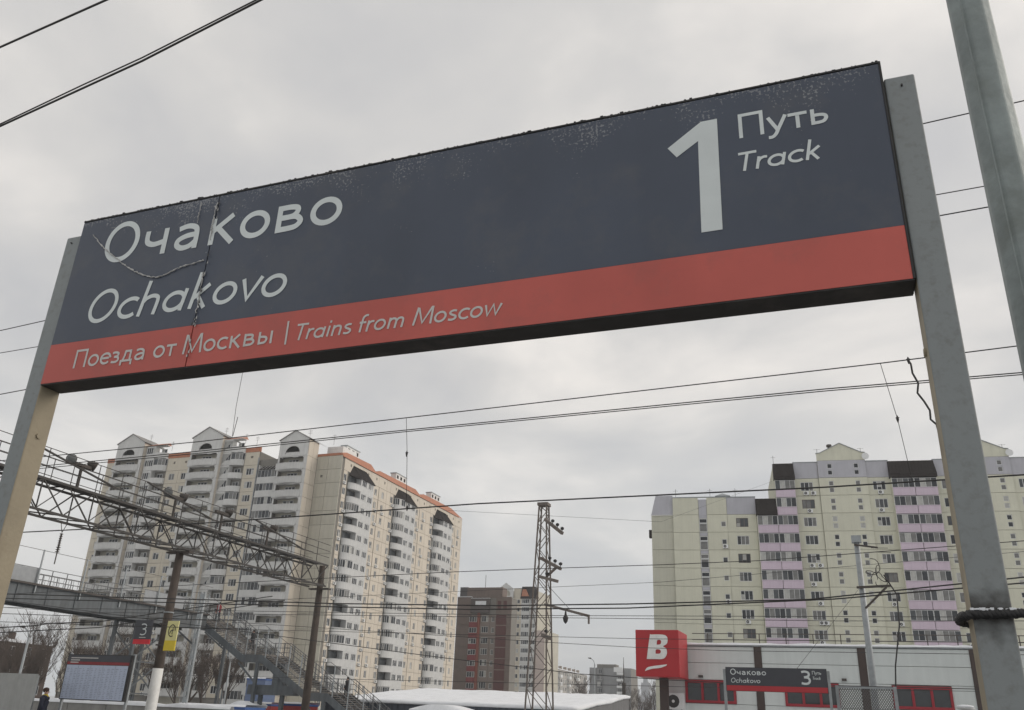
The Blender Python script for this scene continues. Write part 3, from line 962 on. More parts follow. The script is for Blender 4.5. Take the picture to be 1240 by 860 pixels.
ar = MB().bar(at(660, 732, TY - .4), at(713, 746, TY - 3), .13, .13).build('long_arm', M_mast, tm)
e = at(713, 746, TY - 3)
rod('arm_tip', e, e + Vector((0, 0, -.42)), .09, .09, M_mast, tm)
q = at(685, 739.5, TY - 1.7)
MB().tube([q, q - Vector((0, 0, .25)), q - Vector((0, 0, .4)), q - Vector((0, 0, .6)), q - Vector((0, 0, .72))], [.03, .08, .17, .12, .02], 8).build('strain_insulator', M_wire, ar, True)

# ------------------------------------------------------------------ island platform furniture
# station sign of track 3
M_sdark = mat('dark_sign_film', (0.055, 0.058, 0.070), 0.45, var=0.06)
M_sred = mat('red_sign_film', (0.46, 0.035, 0.045), 0.5, var=0.06)
S3 = thing('platform_sign', 'dark station name sign reading Ochakovo, Track 3, in front of the white store', 'sign', (-2.2, 29.5, -1.6))
a = at(878.3, 807.7, 29.5); b_ = at(1000.5, 810.1, 29.5)
s3z1 = a.z; s3z0 = at(880, 836.5, 29.5).z
zr = s3z0 + .17
MB().box(a.x, b_.x, 29.5, 29.6, s3z0, s3z1).build('sign_box', M_frame, S3)
MB().box(a.x + .01, b_.x - .01, 29.494, 29.5, zr, s3z1 - .01).build('dark_panel', M_sdark, S3)
MB().box(a.x + .01, b_.x - .01, 29.494, 29.5, s3z0 + .01, zr - .003).build('red_stripe', M_sred, S3)
h3 = s3z1 - s3z0
text('Очаково', a.x + .15, a.x + 1.25, s3z1 - .225, .175, 29.492, weight=.07).build('lettering', M_let, S3)
text('Ochakovo', a.x + .15, a.x + 1.05, s3z1 - .46, .14, 29.492, True, weight=.065).build('lettering', M_let, S3)
text('3', b_.x - .75, b_.x - .47, zr + .07, .40, 29.492, weight=.08).build('number', M_let, S3)
text('Путь', b_.x - .43, b_.x - .16, s3z1 - .17, .10, 29.492, weight=.07).build('lettering', M_let, S3)
text('Track', b_.x - .43, b_.x - .19, s3z1 - .32, .085, 29.492, True, weight=.07).build('lettering', M_let, S3)
for x in (a.x - .045, b_.x + .045):
    MB().box(x - .04, x + .04, 29.51, 29.6, -1.6, s3z1 - .06).build('post', M_galv, S3)

# number plates on the brown pole
np_ = thing('number_plate', 'dark plate with a white 3 above a red band, on the brown pole', 'sign', (-27.4, 30.9, 2.1))
p0, p1 = at(172, 751, 30.8), at(188.5, 751, 30.8)
z1 = p0.z; z0 = at(170, 780, 30.8).z
MB().box(p0.x - .27, p1.x - .12, 30.8, 30.85, z0 + .2, z1).build('plate', M_sdark, np_)
MB().box(p0.x - .27, p1.x - .12, 30.798, 30.85, z0, z0 + .198).build('red_band', mat('bright_red', (0.62, 0.02, 0.035), 0.5), np_)
text('3', p0.x + .05, p0.x + .40, z0 + .36, .50, 30.79, weight=.045).build('number', M_let, np_)
MB().box(p0.x + .02, p0.x + .38, 30.794, 30.798, z0 + .26, z0 + .29).build('caption', M_let2, np_)
M_yel = mat('yellow_film', (0.72, 0.55, 0.03), 0.5, var=0.05)
M_yel2 = mat('pale_yellow_film', (0.70, 0.66, 0.30), 0.5, var=0.05)
yp = thing('yellow_notice', 'narrow yellow notice plate hanging beside the brown pole', 'sign', (-26.1, 30.9, 1.9))
p0, p1 = at(206, 752, 30.8), at(218, 753, 30.8)
z1 = p0.z; z0 = at(204, 788, 30.8).z
zm = z0 + (z1 - z0) * .34
MB().box(p0.x - .10, p1.x - .05, 30.8, 30.85, z0, zm).build('lower_half', M_yel, yp)
MB().box(p0.x - .10, p1.x - .05, 30.802, 30.85, zm, z1).build('upper_half', M_yel2, yp)
cx, cz = (p0.x + p1.x) / 2 - .07, (zm + z1) / 2
em = MB()
stroke(em, ell(cx, cz, .17, .24, 0, 300, 20), .018, 30.79)
stroke(em, [(cx - .1, cz - .12), (cx + .06, cz + .13), (cx + .03, cz - .15)], .018, 30.789)
stroke(em, [(cx - .08, cz - .02), (cx + .1, cz + .03)], .015, 30.788)
em.build('emblem', M_frame, yp)
MB().box(p0.x - .6, p1.x - .05, 30.85, 30.9, z1 - .15, z1 - .08).build('bracket', M_rust, yp)
MB().box(-28.0, p0.x - .05, 30.86, 30.9, z0 + .2, z0 + .27).build('bracket', M_rust, yp)

# timetable board
tb = thing('timetable_board', 'large timetable board with dark header and pale blue sheet on grey posts', 'board', (-29.2, 29.9, -1.6))
YB = 29.9
P = [at(84.5, 791, YB), at(160, 795, YB), at(151.5, 851, YB), at(70.5, 846, YB)]
x0, x1 = (P[0].x + P[3].x) / 2, (P[1].x + P[2].x) / 2
z1, z0 = (P[0].z + P[1].z) / 2, (P[2].z + P[3].z) / 2
MB().box(x0, x1, YB, YB + .08, z0, z1).build('board_frame', M_frame, tb)
hd = z0 + (z1 - z0) * .77
MB().box(x0 + .03, x1 - .12, YB - .006, YB, hd + .13, z1 - .03).build('header', M_sdark, tb)
MB().box(x0 + .03, x1 - .12, YB - .008, YB, hd + .01, hd + .125).build('red_stripe', mat('dark_red_film', (0.25, 0.03, 0.035), 0.5), tb)
M_sheetb = mat('pale_blue_timetable', (0.47, 0.53, 0.66), 0.4, var=0.05)
cols = 5
for i in range(cols):
    xa = x0 + .04 + (x1 - x0 - .18) * i / cols
    xb = x0 + .04 + (x1 - x0 - .18) * (i + 1) / cols - .012
    sh = MB().box(xa, xb, YB - .006, YB, z0 + .04, hd - .01).build('timetable_sheet', M_sheetb, tb)
    tx = MB()
    for r in range(18):
        zz = z0 + .1 + (hd - z0 - .2) * r / 18
        for c in range(3):
            xx = xa + .04 + (xb - xa) * c / 3
            tx.box(xx, xx + .05 + .1 * rnd(), YB - .008, YB - .006, zz, zz + .022)
    tag(tx.build('printed_times', mat('pale_print', (0.27, 0.31, 0.42), 0.6), sh), kind='stuff')
hl = MB()
for r, wd in enumerate((1.5, .5, .45)):
    hl.box(x0 + .2, x0 + .2 + wd, YB - .009, YB - .006, z1 - .16 - .09 * r, z1 - .12 - .09 * r)
tag(hl.build('header_print', M_let2, tb), kind='stuff')
for x in (x0 + .05, x1 - .02):
    MB().box(x - .05, x + .05, YB + .082, YB + .17, -1.6, z1 + .05).build('post', M_galv, tb)

# corrugated barrier at the lower left corner
cf = thing('corrugated_barrier', 'light grey corrugated metal barrier at the lower left corner', 'barrier', (-33, 28.3, -1.6))
xa, xb = -44.0, at(47, 816, 28.2).x
zt = .79
n = 120
m = MB()
for i in range(n + 1):
    x = xa + (xb - xa) * i / n
    y = 28.2 + (.028 if i % 4 in (1, 2) else 0)
    m.v += [(x, y, -1.6), (x, y, zt)]
for i in range(n):
    m.f.append((2 * i, 2 * i + 2, 2 * i + 3, 2 * i + 1)); m.m.append(0)
cs = m.build('corrugated_sheet', mat('corrugated_grey', (0.40, 0.41, 0.40), 0.55, var=0.08, streak=0.15), cf)
so_ = cs.modifiers.new('t', 'SOLIDIFY'); so_.thickness = .004
for x in (xa + .3, (xa + xb) / 2, xb - .1):
    MB().box(x - .04, x + .04, 28.25, 28.33, -1.6, zt - .05).build('post', M_galv, cf)

# low wall with snow behind the island platform
lw = thing('low_wall', 'long low grey wall capped with snow behind the island platform', 'wall', (-40, 36, GZ))
i = 0
x = -75.0
while x < -27.5:
    MB().box(x, x + 2.46, 36, 36.22, GZ - .2, -.05 - .25).build('wall_panel', M_conc, lw)
    x += 2.5
sm = MB()
nx = 60
for i in range(nx + 1):
    x = -75 + 47.5 * i / nx
    t = .10 + .10 * rnd()
    sm.v += [(x, 35.95, -.30), (x, 36.0, -.30 + t), (x, 36.22, -.30 + t * 1.1), (x, 36.27, -.30)]
for i in range(nx):
    for k in range(3):
        a_ = 4 * i + k
        sm.f.append((a_, a_ + 4, a_ + 5, a_ + 1)); sm.m.append(0)
sm.build('snow_cap', M_snow, lw, True)

# perforated steel posts
def ladder_post(px, py, Y, label, w_=.26):
    q = at(px, py, Y)
    t = thing('channel_post', label, 'post', (q.x, Y, GZ), 'riveted channel posts')
    for s in (-1, 1):
        MB().box(q.x + s * w_ / 2 - .045, q.x + s * w_ / 2 + .045, Y - .07, Y + .07, GZ - .2, q.z).build('channel', M_galv, t)
    z = GZ + .2
    while z < q.z - .1:
        MB().box(q.x - w_ / 2 + .0455, q.x + w_ / 2 - .0455, Y - .075, Y - .065, z, z + .3).build('batten', M_galv, t)
        z += .62
ladder_post(247, 717, 46, 'grey riveted channel post in front of the top of the stairs')
def thin_pole(px, py, Y, label, r=.06, top=None, name='street_lamp'):
    q = at(px, py, Y)
    t = thing(name, label, 'lamp post', (q.x, Y, GZ))
    MB().tube([(q.x, Y, GZ - .2), (q.x, Y, q.z)], [r * 1.3, r], 8).build('pole', M_galv, t, True)
    pts = [(q.x, Y, q.z - .02), (q.x - .15, Y - .1, q.z + .5), (q.x - .6, Y - .2, q.z + .85)]
    MB().tube(pts, r * .6, 6).build('arm', M_galv, t, True)
    MB().tube([(q.x - .5, Y - .2, q.z + .84), (q.x - .65, Y - .22, q.z + .88), (q.x - 1.1, Y - .3, q.z + .92)], [.05, .13, .05], 8).build('lamp_head', M_rust, t, True)
thin_pole(720, 804, 150, 'street lamp with a single head in front of the grey panel block', .09)
thin_pole(35, 772, 60, 'thin pale lamp post before the brick block at the far left', .10)
thin_pole(279, 802, 80, 'thin pale lamp post among the bare trees below the left tower', .08)
q = at(755, 796, 160)
mq = thing('antenna_mast', 'thin antenna mast in front of the grey panel block', 'mast', (q.x, 160, GZ))
MB().tube([(q.x, 160, GZ), (q.x, 160, q.z * .55), (q.x, 160, q.z)], [.28, .14, .04], 6).build('pole', M_rust, mq)
MB().box(q.x - .3, q.x + .3, 159.9, 160.1, 4, 6).build('cabinet', M_rust, mq)

# galvanised pole with a wire bundle on the right
gp = thing('cable_pole', 'slim galvanised pole carrying a tangle of cables in front of the yellow block', 'pole', (.80, 40, GZ))
MB().tube([(.80, 40, GZ), (.80, 40, 7.65)], [.15, .115], 10).build('shaft', M_galv, gp, True)
MB().box(.6, 1.0, 39.85, 40.15, 7.45, 7.75).build('head_plate', M_galv, gp)
rod('crossarm', (.7, 39.9, 7.35), (1.6, 39.6, 7.15), .07, .07, M_rust, gp)
rod('crossarm', (.6, 39.9, 5.55), (1.9, 39.5, 5.55), .09, .09, M_rust, gp)
rod('crossarm_brace', (.85, 39.9, 4.7), (1.75, 39.5, 5.5), .07, .07, M_rust, gp)
for k in range(7):
    pts = []
    c_ = Vector((1.15 + .7 * rnd(), 39.5, 5.75 + .6 * rnd()))
    ra, rb, ph, sp2 = .12 + .25 * rnd(), .10 + .25 * rnd(), rnd() * 6, 2.2 + 2.4 * rnd()
    for i in range(16):
        t = i / 15 * sp2
        pts.append(c_ + Vector((ra * math.cos(t + ph) + .04 * rnd(), .1 * math.sin(t * 2 + ph), rb * math.sin(t + ph) + .25 * (t / sp2 - .5) * (k % 3 - 1))))
    MB().tube(pts, .016, 5).build('cable_loop', M_wire, gp, True)
MB().tube([(1.7, 39.5, 6.0), (2.1, 39.5, 5.2), (2.05, 39.5, 4.0), (1.7, 39.5, 2.4), (1.5, 39.6, .6), (1.3, 39.7, -1.2)], .03, 6).build('hanging_cable', M_wire, gp, True)
for k in range(3):
    z = 7.35 - .18 * k
    MB().tube([(1.2 + .15 * k, 39.75, z), (1.9 + .1 * k, 39.6, z - .05)], .012, 5).build('insulator_rod', M_wire, gp)

# mesh fence below the galvanised pole
mf = thing('mesh_fence', 'galvanised expanded mesh fence panel in front of the store', 'fence', (.4, 31, -1.6))
fx0, fx1, fz = at(1016, 833, 31).x, at(1081, 833, 31).x, at(1050, 833, 31).z
for x in (fx0 - .06, fx1 + .06):
    MB().box(x - .05, x + .05, 30.95, 31.05, -1.6, fz + .05).build('post', M_galv, mf)
for z in (fz, -1.4):
    MB().box(fx0 - .01, fx1 + .01, 30.97, 31.03, z - .03, z + .03).build('rail', M_galv, mf)
mm = MB()
nx, nz = 22, 26
cw, ch = (fx1 - fx0) / nx, (fz + 1.4) / nz
for i in range(nx):
    for j in range(nz):
        xa, za = fx0 + i * cw, -1.4 + j * ch
        mm.bar((xa, 31, za), (xa + cw, 31, za + ch), .02, .024, up=(0, 1, 0))
        mm.bar((xa + cw, 31.006, za), (xa, 31.006, za + ch), .02, .024, up=(0, 1, 0))
tag(mm.build('mesh_wire', mat('dull_mesh', (0.11, 0.11, 0.11), 0.7), mf), kind='stuff')
lm_ = thing('low_lamp', 'low round lamp with a snow cap beside the right sign post', 'lamp', (at(1169, 856, 30).x, 30, -1.6))
c0 = at(1169, 857, 30)
MB().tube([(c0.x, 30, -1.6), (c0.x, 30, c0.z - .06)], .04, 8).build('pole', M_galv, lm_)
MB().tube([(c0.x, 30, c0.z - .08), (c0.x, 30, c0.z - .02), (c0.x, 30, c0.z + .01)], [.10, .26, .20], 14).build('shade', M_plast, lm_, True)
MB().tube([(c0.x, 30, c0.z + .0), (c0.x, 30, c0.z + .05), (c0.x, 30, c0.z + .075)], [.24, .22, .08], 14).build('snow_cap', M_snow, lm_, True)

# ------------------------------------------------------------------ white store, cube sign, market
M_swall = mat('store_white_panel', (0.60, 0.64, 0.63), 0.5, var=0.05, scale=0.6, streak=0.08)
M_spil = mat('store_brown_pilaster', (0.062, 0.045, 0.040), 0.7, var=0.12)
M_sredf = mat('store_red_frame', (0.30, 0.020, 0.032), 0.5, var=0.06)
M_glassd = mat('dark_glass', (0.030, 0.034, 0.038), 0.08, var=0.2, spec=0.6)
stt = thing('store', 'low white store with brown pilasters, red framed windows and a snowy roof edge', 'store', (0, 60, GZ))
ST = 4.03
MB().box(-9.94, 34, 52.13, 76, GZ - .3, ST - .02).build('core', M_conc, stt)
piers = [-4.8 + 5.42 * i for i in range(8)]
edges = [-9.95] + piers + [34]
wins = [(-8.9, -6.1, 1.02, 2.22, 3), (-3.5, -.7, 1.0, 2.2, 3), (1.93, 4.77, 1.05, 2.18, 3), (7.4, 10.2, 1.05, 2.18, 3), (12.8, 15.6, 1.05, 2.18, 3)]
rows = [GZ - .3, -.6, 1.0, 2.24, 3.15, ST]
for i in range(len(edges) - 1):
    xa, xb = edges[i] + (.21 if i else 0), edges[i + 1] - .21
    for j in range(len(rows) - 1):
        za, zb = rows[j] + .012, rows[j + 1] - .012
        wn_ = [w_ for w_ in wins if w_[0] > xa and w_[1] < xb and j == 2]
        if wn_:
            w_ = wn_[0]
            MB().box(xa, w_[0] - .01, 52.0, 52.12, za, zb).build('wall_panel', M_swall, stt)
            MB().box(w_[1] + .01, xb, 52.0, 52.12, za, zb).build('wall_panel', M_swall, stt)
        else:
            MB().box(xa, xb, 52.0, 52.12, za, zb).build('wall_panel', M_swall, stt)
for x in piers:
    MB().box(x - .2, x + .2, 51.94, 52.125, GZ - .2, ST + .02).build('pilaster', M_spil, stt)
for (xa, xb, za, zb, n) in wins:
    f = MB()
    f.poly([[(xa, za), (xb, za), (xb, zb), (xa, zb)]] +
           [[(xa + .13 + (xb - xa - .13) * i / n, za + .14), (xa + (xb - xa - .13) * (i + 1) / n, za + .14),
             (xa + (xb - xa - .13) * (i + 1) / n, zb - .14), (xa + .13 + (xb - xa - .13) * i / n, zb - .14)] for i in range(n)], 51.93, 52.10)
    fo = f.build('window', M_sredf, stt)
    for i in range(n):
        MB().box(xa + .12 + (xb - xa - .13) * i / n, xa + .01 + (xb - xa - .13) * (i + 1) / n, 52.03, 52.05, za + .13, zb - .13).build('pane', M_glassd, fo)
cap_ = MB()
nx = 90
for i in range(nx + 1):
    x = -9.98 + 44 * i / nx
    t = .05 + .07 * rnd()
    cap_.v += [(x, 51.9 - .03 * rnd(), ST + .09), (x, 51.93, ST + .11 + t), (x, 52.7, ST + .14 + t), (x, 76, ST + .2)]
for i in range(nx):
    for k in range(3):
        a_ = 4 * i + k
        cap_.f.append((a_, a_ + 4, a_ + 5, a_ + 1)); cap_.m.append(0)
cap_.build('roof_snow', M_snow, stt, True)
MB().box(-9.98, 34.02, 51.92, 52.4, ST + .021, ST + .10).build('cornice', M_galv, stt)
for i in range(28):
    x = -7.6 + 1.45 * i
    rod('roof_railing_post', (x, 52.6, ST + .1), (x, 52.6, ST + .78), .05, .05, M_rust, stt)
for z in (ST + .42, ST + .76):
    rod('roof_rail', (-8.5, 52.6, z), (33.5, 52.6, z), .04, .04, M_rust, stt)
for x in (-8.0, -.39, 8.2):
    c_ = MB().box(x - .12, x + .12, 51.80, 51.99, 2.35, 2.47).build('wall_lamp', M_rust, stt)
# outdoor cooling unit on the wall under the cube
def ac_mesh(name, wd=.8, ht=.58, dp=.3):
    m = MB().box(-wd / 2, wd / 2, -dp, 0, 0, ht, 0)
    m.tube([(-wd * .12, -dp - .012, ht / 2), (-wd * .12, -dp + .02, ht / 2)], ht * .40, 14, 1)
    m.tube([(-wd * .12, -dp - .02, ht / 2), (-wd * .12, -dp + .02, ht / 2)], ht * .1, 8, 0)
    m.box(-wd * .35, -wd * .3, -dp, 0, -.1, 0, 1); m.box(wd * .3, wd * .35, -dp, 0, -.1, 0, 1)
    return m.mesh(name, [M_plast, mat('ac_fan_dark', (0.05, 0.05, 0.05), 0.7)])
inst('cooling_unit', ac_mesh('cooling_unit', 1.0, .86, .4), stt, (-9.42, 52.0, .62))

M_cube = mat('red_cube_film', (0.40, 0.020, 0.026), 0.45, var=0.05, scale=0.8)
cu = thing('cube_sign', 'red cube sign with white letter B on a brown post by the store', 'sign', (-9.7, 50.2, GZ))
cx0, cx1, cz0, cz1, cy0, cy1 = -11.06, -8.66, 2.2, 4.64, 49.0, 51.75
cb_ = MB().box(cx0, cx1, cy0, cy1, cz0, cz1).build('cube', M_cube, cu)
bv = cb_.modifiers.new('b', 'BEVEL'); bv.width = .03; bv.segments = 2
MB().box(-10.0, -9.56, 50.1, 50.5, GZ - .2, cz0).build('post', M_spil, cu)
def fx(u, v):
    return (cx0 + (cx1 - cx0) * (u + .17 * (v - .37) * .5), cz0 + (cz1 - cz0) * v)
def rr(pts):
    return [fx(*p) for p in pts]
outer = crv((.26, .37), (.30, .86), (.34, .895), (.60, .895), (.695, .85), (.715, .76), (.69, .69), (.62, .645), (.69, .60), (.715, .50), (.67, .40), (.58, .37), n=4) + [(.30, .37)]
h1 = crv((.47, .68), (.475, .77), (.53, .785), (.57, .755), (.56, .695), (.52, .68), (.47, .68), n=3)[:-1]
h2 = crv((.455, .485), (.455, .57), (.52, .58), (.57, .555), (.57, .505), (.53, .485), (.455, .485), n=3)[:-1]
MB().poly([rr(outer), rr(h1), rr(h2)], cy0 - .05, cy0 - .002).build('letter', M_white, cu)
sw = crv((.21, .115), (.27, .19), (.42, .225), (.72, .265), n=6) + crv((.70, .235), (.55, .185), (.38, .165), (.21, .115), n=6)[:-1]
MB().poly([[(cx0 + (cx1 - cx0) * u, cz0 + (cz1 - cz0) * v) for u, v in sw]], cy0 - .05, cy0 - .002).build('swoosh', M_white, cu)

# snowy market hall
mh = thing('market_hall', 'long low market hall with a thick snow covered sloping roof', 'hall', (-35, 78, GZ))
hx0, hx1 = -44.5, -20.9
M_hall = mat('dark_blue_cladding', (0.055, 0.065, 0.085), 0.6, var=0.12, streak=0.15)
M_hallg = mat('grey_cladding', (0.16, 0.16, 0.165), 0.7, var=0.1, streak=0.2)
MB().box(hx0, hx1 - .02, 71.1, 89.1, GZ - .2, .4).build('wall', M_hallg, mh)
m = MB()
m.v += [(hx1, 70.8, .38), (hx1, 89.2, 1.9), (hx1, 89.2, GZ), (hx1, 70.8, GZ), (hx1 - .12, 70.8, .38), (hx1 - .12, 89.2, 1.9), (hx1 - .12, 89.2, GZ), (hx1 - .12, 70.8, GZ)]
for f in ((0, 3, 2, 1), (4, 5, 6, 7), (0, 1, 5, 4), (1, 2, 6, 5), (2, 3, 7, 6), (3, 0, 4, 7)):
    m.f.append(f); m.m.append(0)
m.build('end_wall', M_hallg, mh)
n = 84
f = MB()
for i in range(n + 1):
    x = hx0 + (hx1 - .13 - hx0) * i / n
    y = 70.78 + (.05 if i % 2 else 0)
    f.v += [(x, y, -.25), (x, y, .52)]
for i in range(n):
    f.f.append((2 * i, 2 * i + 2, 2 * i + 3, 2 * i + 1)); f.m.append(0)
f.build('ribbed_fascia', M_hall, mh)
sm = MB()
nx, nyy = 46, 12
for j in range(nyy + 1):
    for i in range(nx + 1):
        x = hx0 - .1 + (hx1 + .2 - hx0) * i / nx
        y = 70.6 + 18.8 * j / nyy
        z = .54 + 1.51 * j / nyy + .07 * math.sin(i * .5 + j) * rnd()
        if j == 0: z = .50
        if i in (0, nx): z -= .10
        sm.v.append((x, y, z))
for j in range(nyy):
    for i in range(nx):
        a_ = j * (nx + 1) + i
        sm.f.append((a_, a_ + 1, a_ + nx + 2, a_ + nx + 1)); sm.m.append(0)
rs = sm.build('snow_roof', M_snow, mh, True)
sd_ = rs.modifiers.new('t', 'SOLIDIFY'); sd_.thickness = .2; sd_.offset = 1

def stall(px0, px1, pyt, Y, mt, label, hgt=2.6, name='market_stall', arch=False):
    a_, b2 = at(px0, pyt, Y), at(px1, pyt, Y)
    t = thing(name, label, 'stall', ((a_.x + b2.x) / 2, Y + 1, GZ), 'snow topped stalls behind the stairs')
    zt_ = a_.z
    MB().box(a_.x, b2.x, Y, Y + 2.4, GZ - .2, zt_ - .12).build('wall', mt, t)
    MB().box(a_.x - .05, b2.x + .05, Y - .08, Y + 2.45, zt_ - .30, zt_ - .13).build('fascia', mat('blue_fascia', (0.035, 0.09, 0.27), 0.5) if not arch else mt, t)
    s = MB()
    nn = 10
    for i in range(nn + 1):
        x = a_.x - .1 + (b2.x - a_.x + .2) * i / nn
        hz = (.10 + .05 * rnd()) if not arch else .05 + .32 * math.sin(math.pi * i / nn)
        s.v += [(x, Y - .14, zt_ - .125), (x, Y - .05, zt_ - .12 + hz), (x, Y + 2.5, zt_ - .12 + hz), (x, Y + 2.55, zt_ - .12)]
    for i in range(nn):
        for k in range(3):
            c_ = 4 * i + k
            s.f.append((c_, c_ + 4, c_ + 5, c_ + 1)); s.m.append(0)
    s.build('snow_cap', M_snow, t, True)
M_stallg = mat('stall_grey', (0.22, 0.24, 0.27), 0.6)
M_stallr = mat('stall_red', (0.42, 0.05, 0.045), 0.55)
stall(300, 322, 820, 92, mat('stall_blue', (0.10, 0.14, 0.24), 0.5), 'blue framed kiosk with snow on its roof behind the stairs')
stall(306, 329, 850, 70.4, M_stallr, 'red stall with a flat snow cap left of the stair support')
stall(342, 368, 850, 70.4, M_stallr, 'red stall with a flat snow cap right of the stair support')
stall(280, 302, 852, 64.5, M_stallg, 'grey stall with an arched snow cap below the kiosk', arch=True)
stall(221, 298, 851, 57, M_stallg, 'long grey shed with a snow strip at the bottom left of the stairs')
stall(498, 560, 857, 52, M_stallg, 'low shed with a mound of snow in front of the market hall', arch=True)

# ------------------------------------------------------------------ facade kit for the apartment blocks
class Block:
    def __init__(s, name, label, loc, limit=300):
        s.root = thing(name, label, 'building', loc)
        s.n = {}
        s.over = {}
        s.limit = limit
    def frame(s, ox, oy, ang):
        s.ox, s.oy, s.a = ox, oy, math.radians(ang)
        s.u = Vector((math.cos(s.a), math.sin(s.a), 0)); s.nv = Vector((math.sin(s.a), -math.cos(s.a), 0))
    def pos(s, t, z, out=0.0):
        return Vector((s.ox, s.oy, z)) + s.u * t + s.nv * out
    def put(s, name, me, t, z, out=0.0):
        c = s.n.get(name, 0)
        p = s.pos(t, z, out)
        if c >= s.limit:
            s.over.setdefault(name, []).append((me, Matrix.Translation(p) @ Matrix.Rotation(s.a, 4, 'Z')))
            return None
        s.n[name] = c + 1
        return inst(name, me, s.root, p, s.a)
    def box(s, name, t0, t1, o0, o1, z0, z1, mt):
        """box in facade coordinates; o = distance out of the facade plane"""
        m = MB().box(0, t1 - t0, 0, o1 - o0, 0, z1 - z0)
        return inst(name, m.mesh(name, mt), s.root, s.pos(t0, z0, o1), s.a)
    def mesh(s, name, mb, mats, t=0.0, z=0.0, out=0.0, smooth=False):
        me = mb.mesh(name, mats)
        return inst(name, me, s.root, s.pos(t, z, out), s.a)
    def finish(s):
        for name, items in s.over.items():
            mb = MB()
            mats, idx = [], {}
            for me, mw in items:
                b0 = len(mb.v)
                mb.v += [tuple(mw @ v.co) for v in me.vertices]
                for p in me.polygons:
                    mt = me.materials[p.material_index]
                    if mt.name not in idx:
                        idx[mt.name] = len(mats); mats.append(mt)
                    mb.f.append(tuple(b0 + i for i in p.vertices)); mb.m.append(idx[mt.name])
            tag(mb.build(name + '_rows', mats, s.root), kind='stuff')
CACHE = {}
def cached(key, fn):
    if key not in CACHE: CACHE[key] = fn()
    return CACHE[key]
M_pvc = mat('pvc_frame', (0.66, 0.67, 0.67), 0.45, var=0.08)
M_brownf = mat('brown_window_frame', (0.13, 0.11, 0.10), 0.6)
M_g = [mat('glass_dark', (0.022, 0.025, 0.030), 0.06, var=0.3, scale=.7, spec=0.4),
       mat('glass_grey', (0.060, 0.066, 0.072), 0.10, var=0.35, scale=.9, spec=0.4),
       mat('glass_curtain', (0.17, 0.17, 0.165), 0.25, var=0.3, scale=1.3, spec=0.4),
       mat('glass_blind', (0.40, 0.40, 0.38), 0.3, var=0.2, scale=1.5, spec=0.5)]
GW = [0, 0, 0, 1, 1, 2, 2, 3]
def window_mesh(wd, ht, n, var, fr=None):
    """frame, mullions and panes set back in the frame; origin at the middle of the sill"""
    def mk():
        r = random.Random(hash((wd, ht, n, var)) & 0xffff)
        f = .075
        b = MB()
        x0_, x1_ = -wd / 2, wd / 2
        b.box(x0_, x1_, 0, .07, 0, f); b.box(x0_, x1_, 0, .07, ht - f, ht)
        pw = (wd) / n
        for i in range(n + 1):
            x = x0_ + pw * i
            xl, xr = max(x - f / 2, x0_), min(x + f / 2, x1_)
            if i == 0: xr = x0_ + f
            if i == n: xl = x1_ - f
            b.box(xl, xr, .002, .068, f, ht - f)
        for i in range(n):
            xa, xb = x0_ + pw * i + .02, x0_ + pw * (i + 1) - .02
            g_ = 1 + r.choice(GW)
            zmid = ht * (.25 + .6 * r.random())
            if r.random() < .3:
                g2 = 1 + r.choice(GW)
                b.quad([(xa, .045, f * .5), (xb, .045, f * .5), (xb, .045, zmid), (xa, .045, zmid)], g_)
                b.quad([(xa, .045, zmid), (xb, .045, zmid), (xb, .045, ht - f * .5), (xa, .045, ht - f * .5)], g2)
            else:
                b.quad([(xa, .045, f * .5), (xb, .045, f * .5), (xb, .045, ht - f * .5), (xa, .045, ht - f * .5)], g_)
        b.box(x0_ - .04, x1_ + .04, -.06, .0, -.05, -.01)
        return b.mesh('window', [fr or M_pvc] + M_g)
    return cached(('w', wd, ht, n, var, fr.name if fr else ''), mk)
def panel_mesh(wd, ht, mt, holes=(), gap=.03, th=.14):
    """one facade panel with its window openings; origin at the bottom middle, front at y=0"""
    def mk():
        g_ = gap
        o = [(-wd / 2 + g_, g_), (wd / 2 - g_, g_), (wd / 2 - g_, ht - g_), (-wd / 2 + g_, ht - g_)]
        hs = [[(a, b), (c, b), (c, d), (a, d)] for a, b, c, d in holes]
        return MB().poly([o] + hs, 0, th).mesh('wall_panel', mt)
    return cached(('p', wd, ht, mt.name, tuple(holes)), mk)
AC = ac_mesh('cooling_unit', .78, .55, .28)
def wall_win(B, t, z, wd, ht, sill, n, pw, ph, mt, v, acp=0.0, fr=None):
    """panel with one window"""
    B.put('wall_panel', panel_mesh(pw, ph, mt, ((-wd / 2, sill, wd / 2, sill + ht),)), t, z)
    B.put('window', window_mesh(wd, ht, n, v, fr), t, z + sill, -.07)
    if rnd() < acp:
        B.put('cooling_unit', AC, t + (rnd() - .3) * .9, z + sill - .72, .02)
def path_band(pts, z0, z1, th, mi=0, mb=None):
    """upright band along a path (x, y), outer side first"""
    mb = mb or MB()
    n = len(pts)
    P = [Vector(p) for p in pts]
    inn = []
    for i in range(n):
        d = (P[min(i + 1, n - 1)] - P[max(i - 1, 0)]).normalized()
        inn.append(P[i] + Vector((-d.y, d.x)) * th)
    for i in range(n - 1):
        a, b, c, d = P[i], P[i + 1], inn[i + 1], inn[i]
        k = len(mb.v)
        mb.v += [(a.x, a.y, z0), (b.x, b.y, z0), (c.x, c.y, z0), (d.x, d.y, z0), (a.x, a.y, z1), (b.x, b.y, z1), (c.x, c.y, z1), (d.x, d.y, z1)]
        for f in ((0, 1, 5, 4), (2, 3, 7, 6), (4, 5, 6, 7), (3, 2, 1, 0), (1, 2, 6, 5), (3, 0, 4, 7)):
            mb.f.append(tuple(k + i_ for i_ in f)); mb.m.append(mi)
    return mb
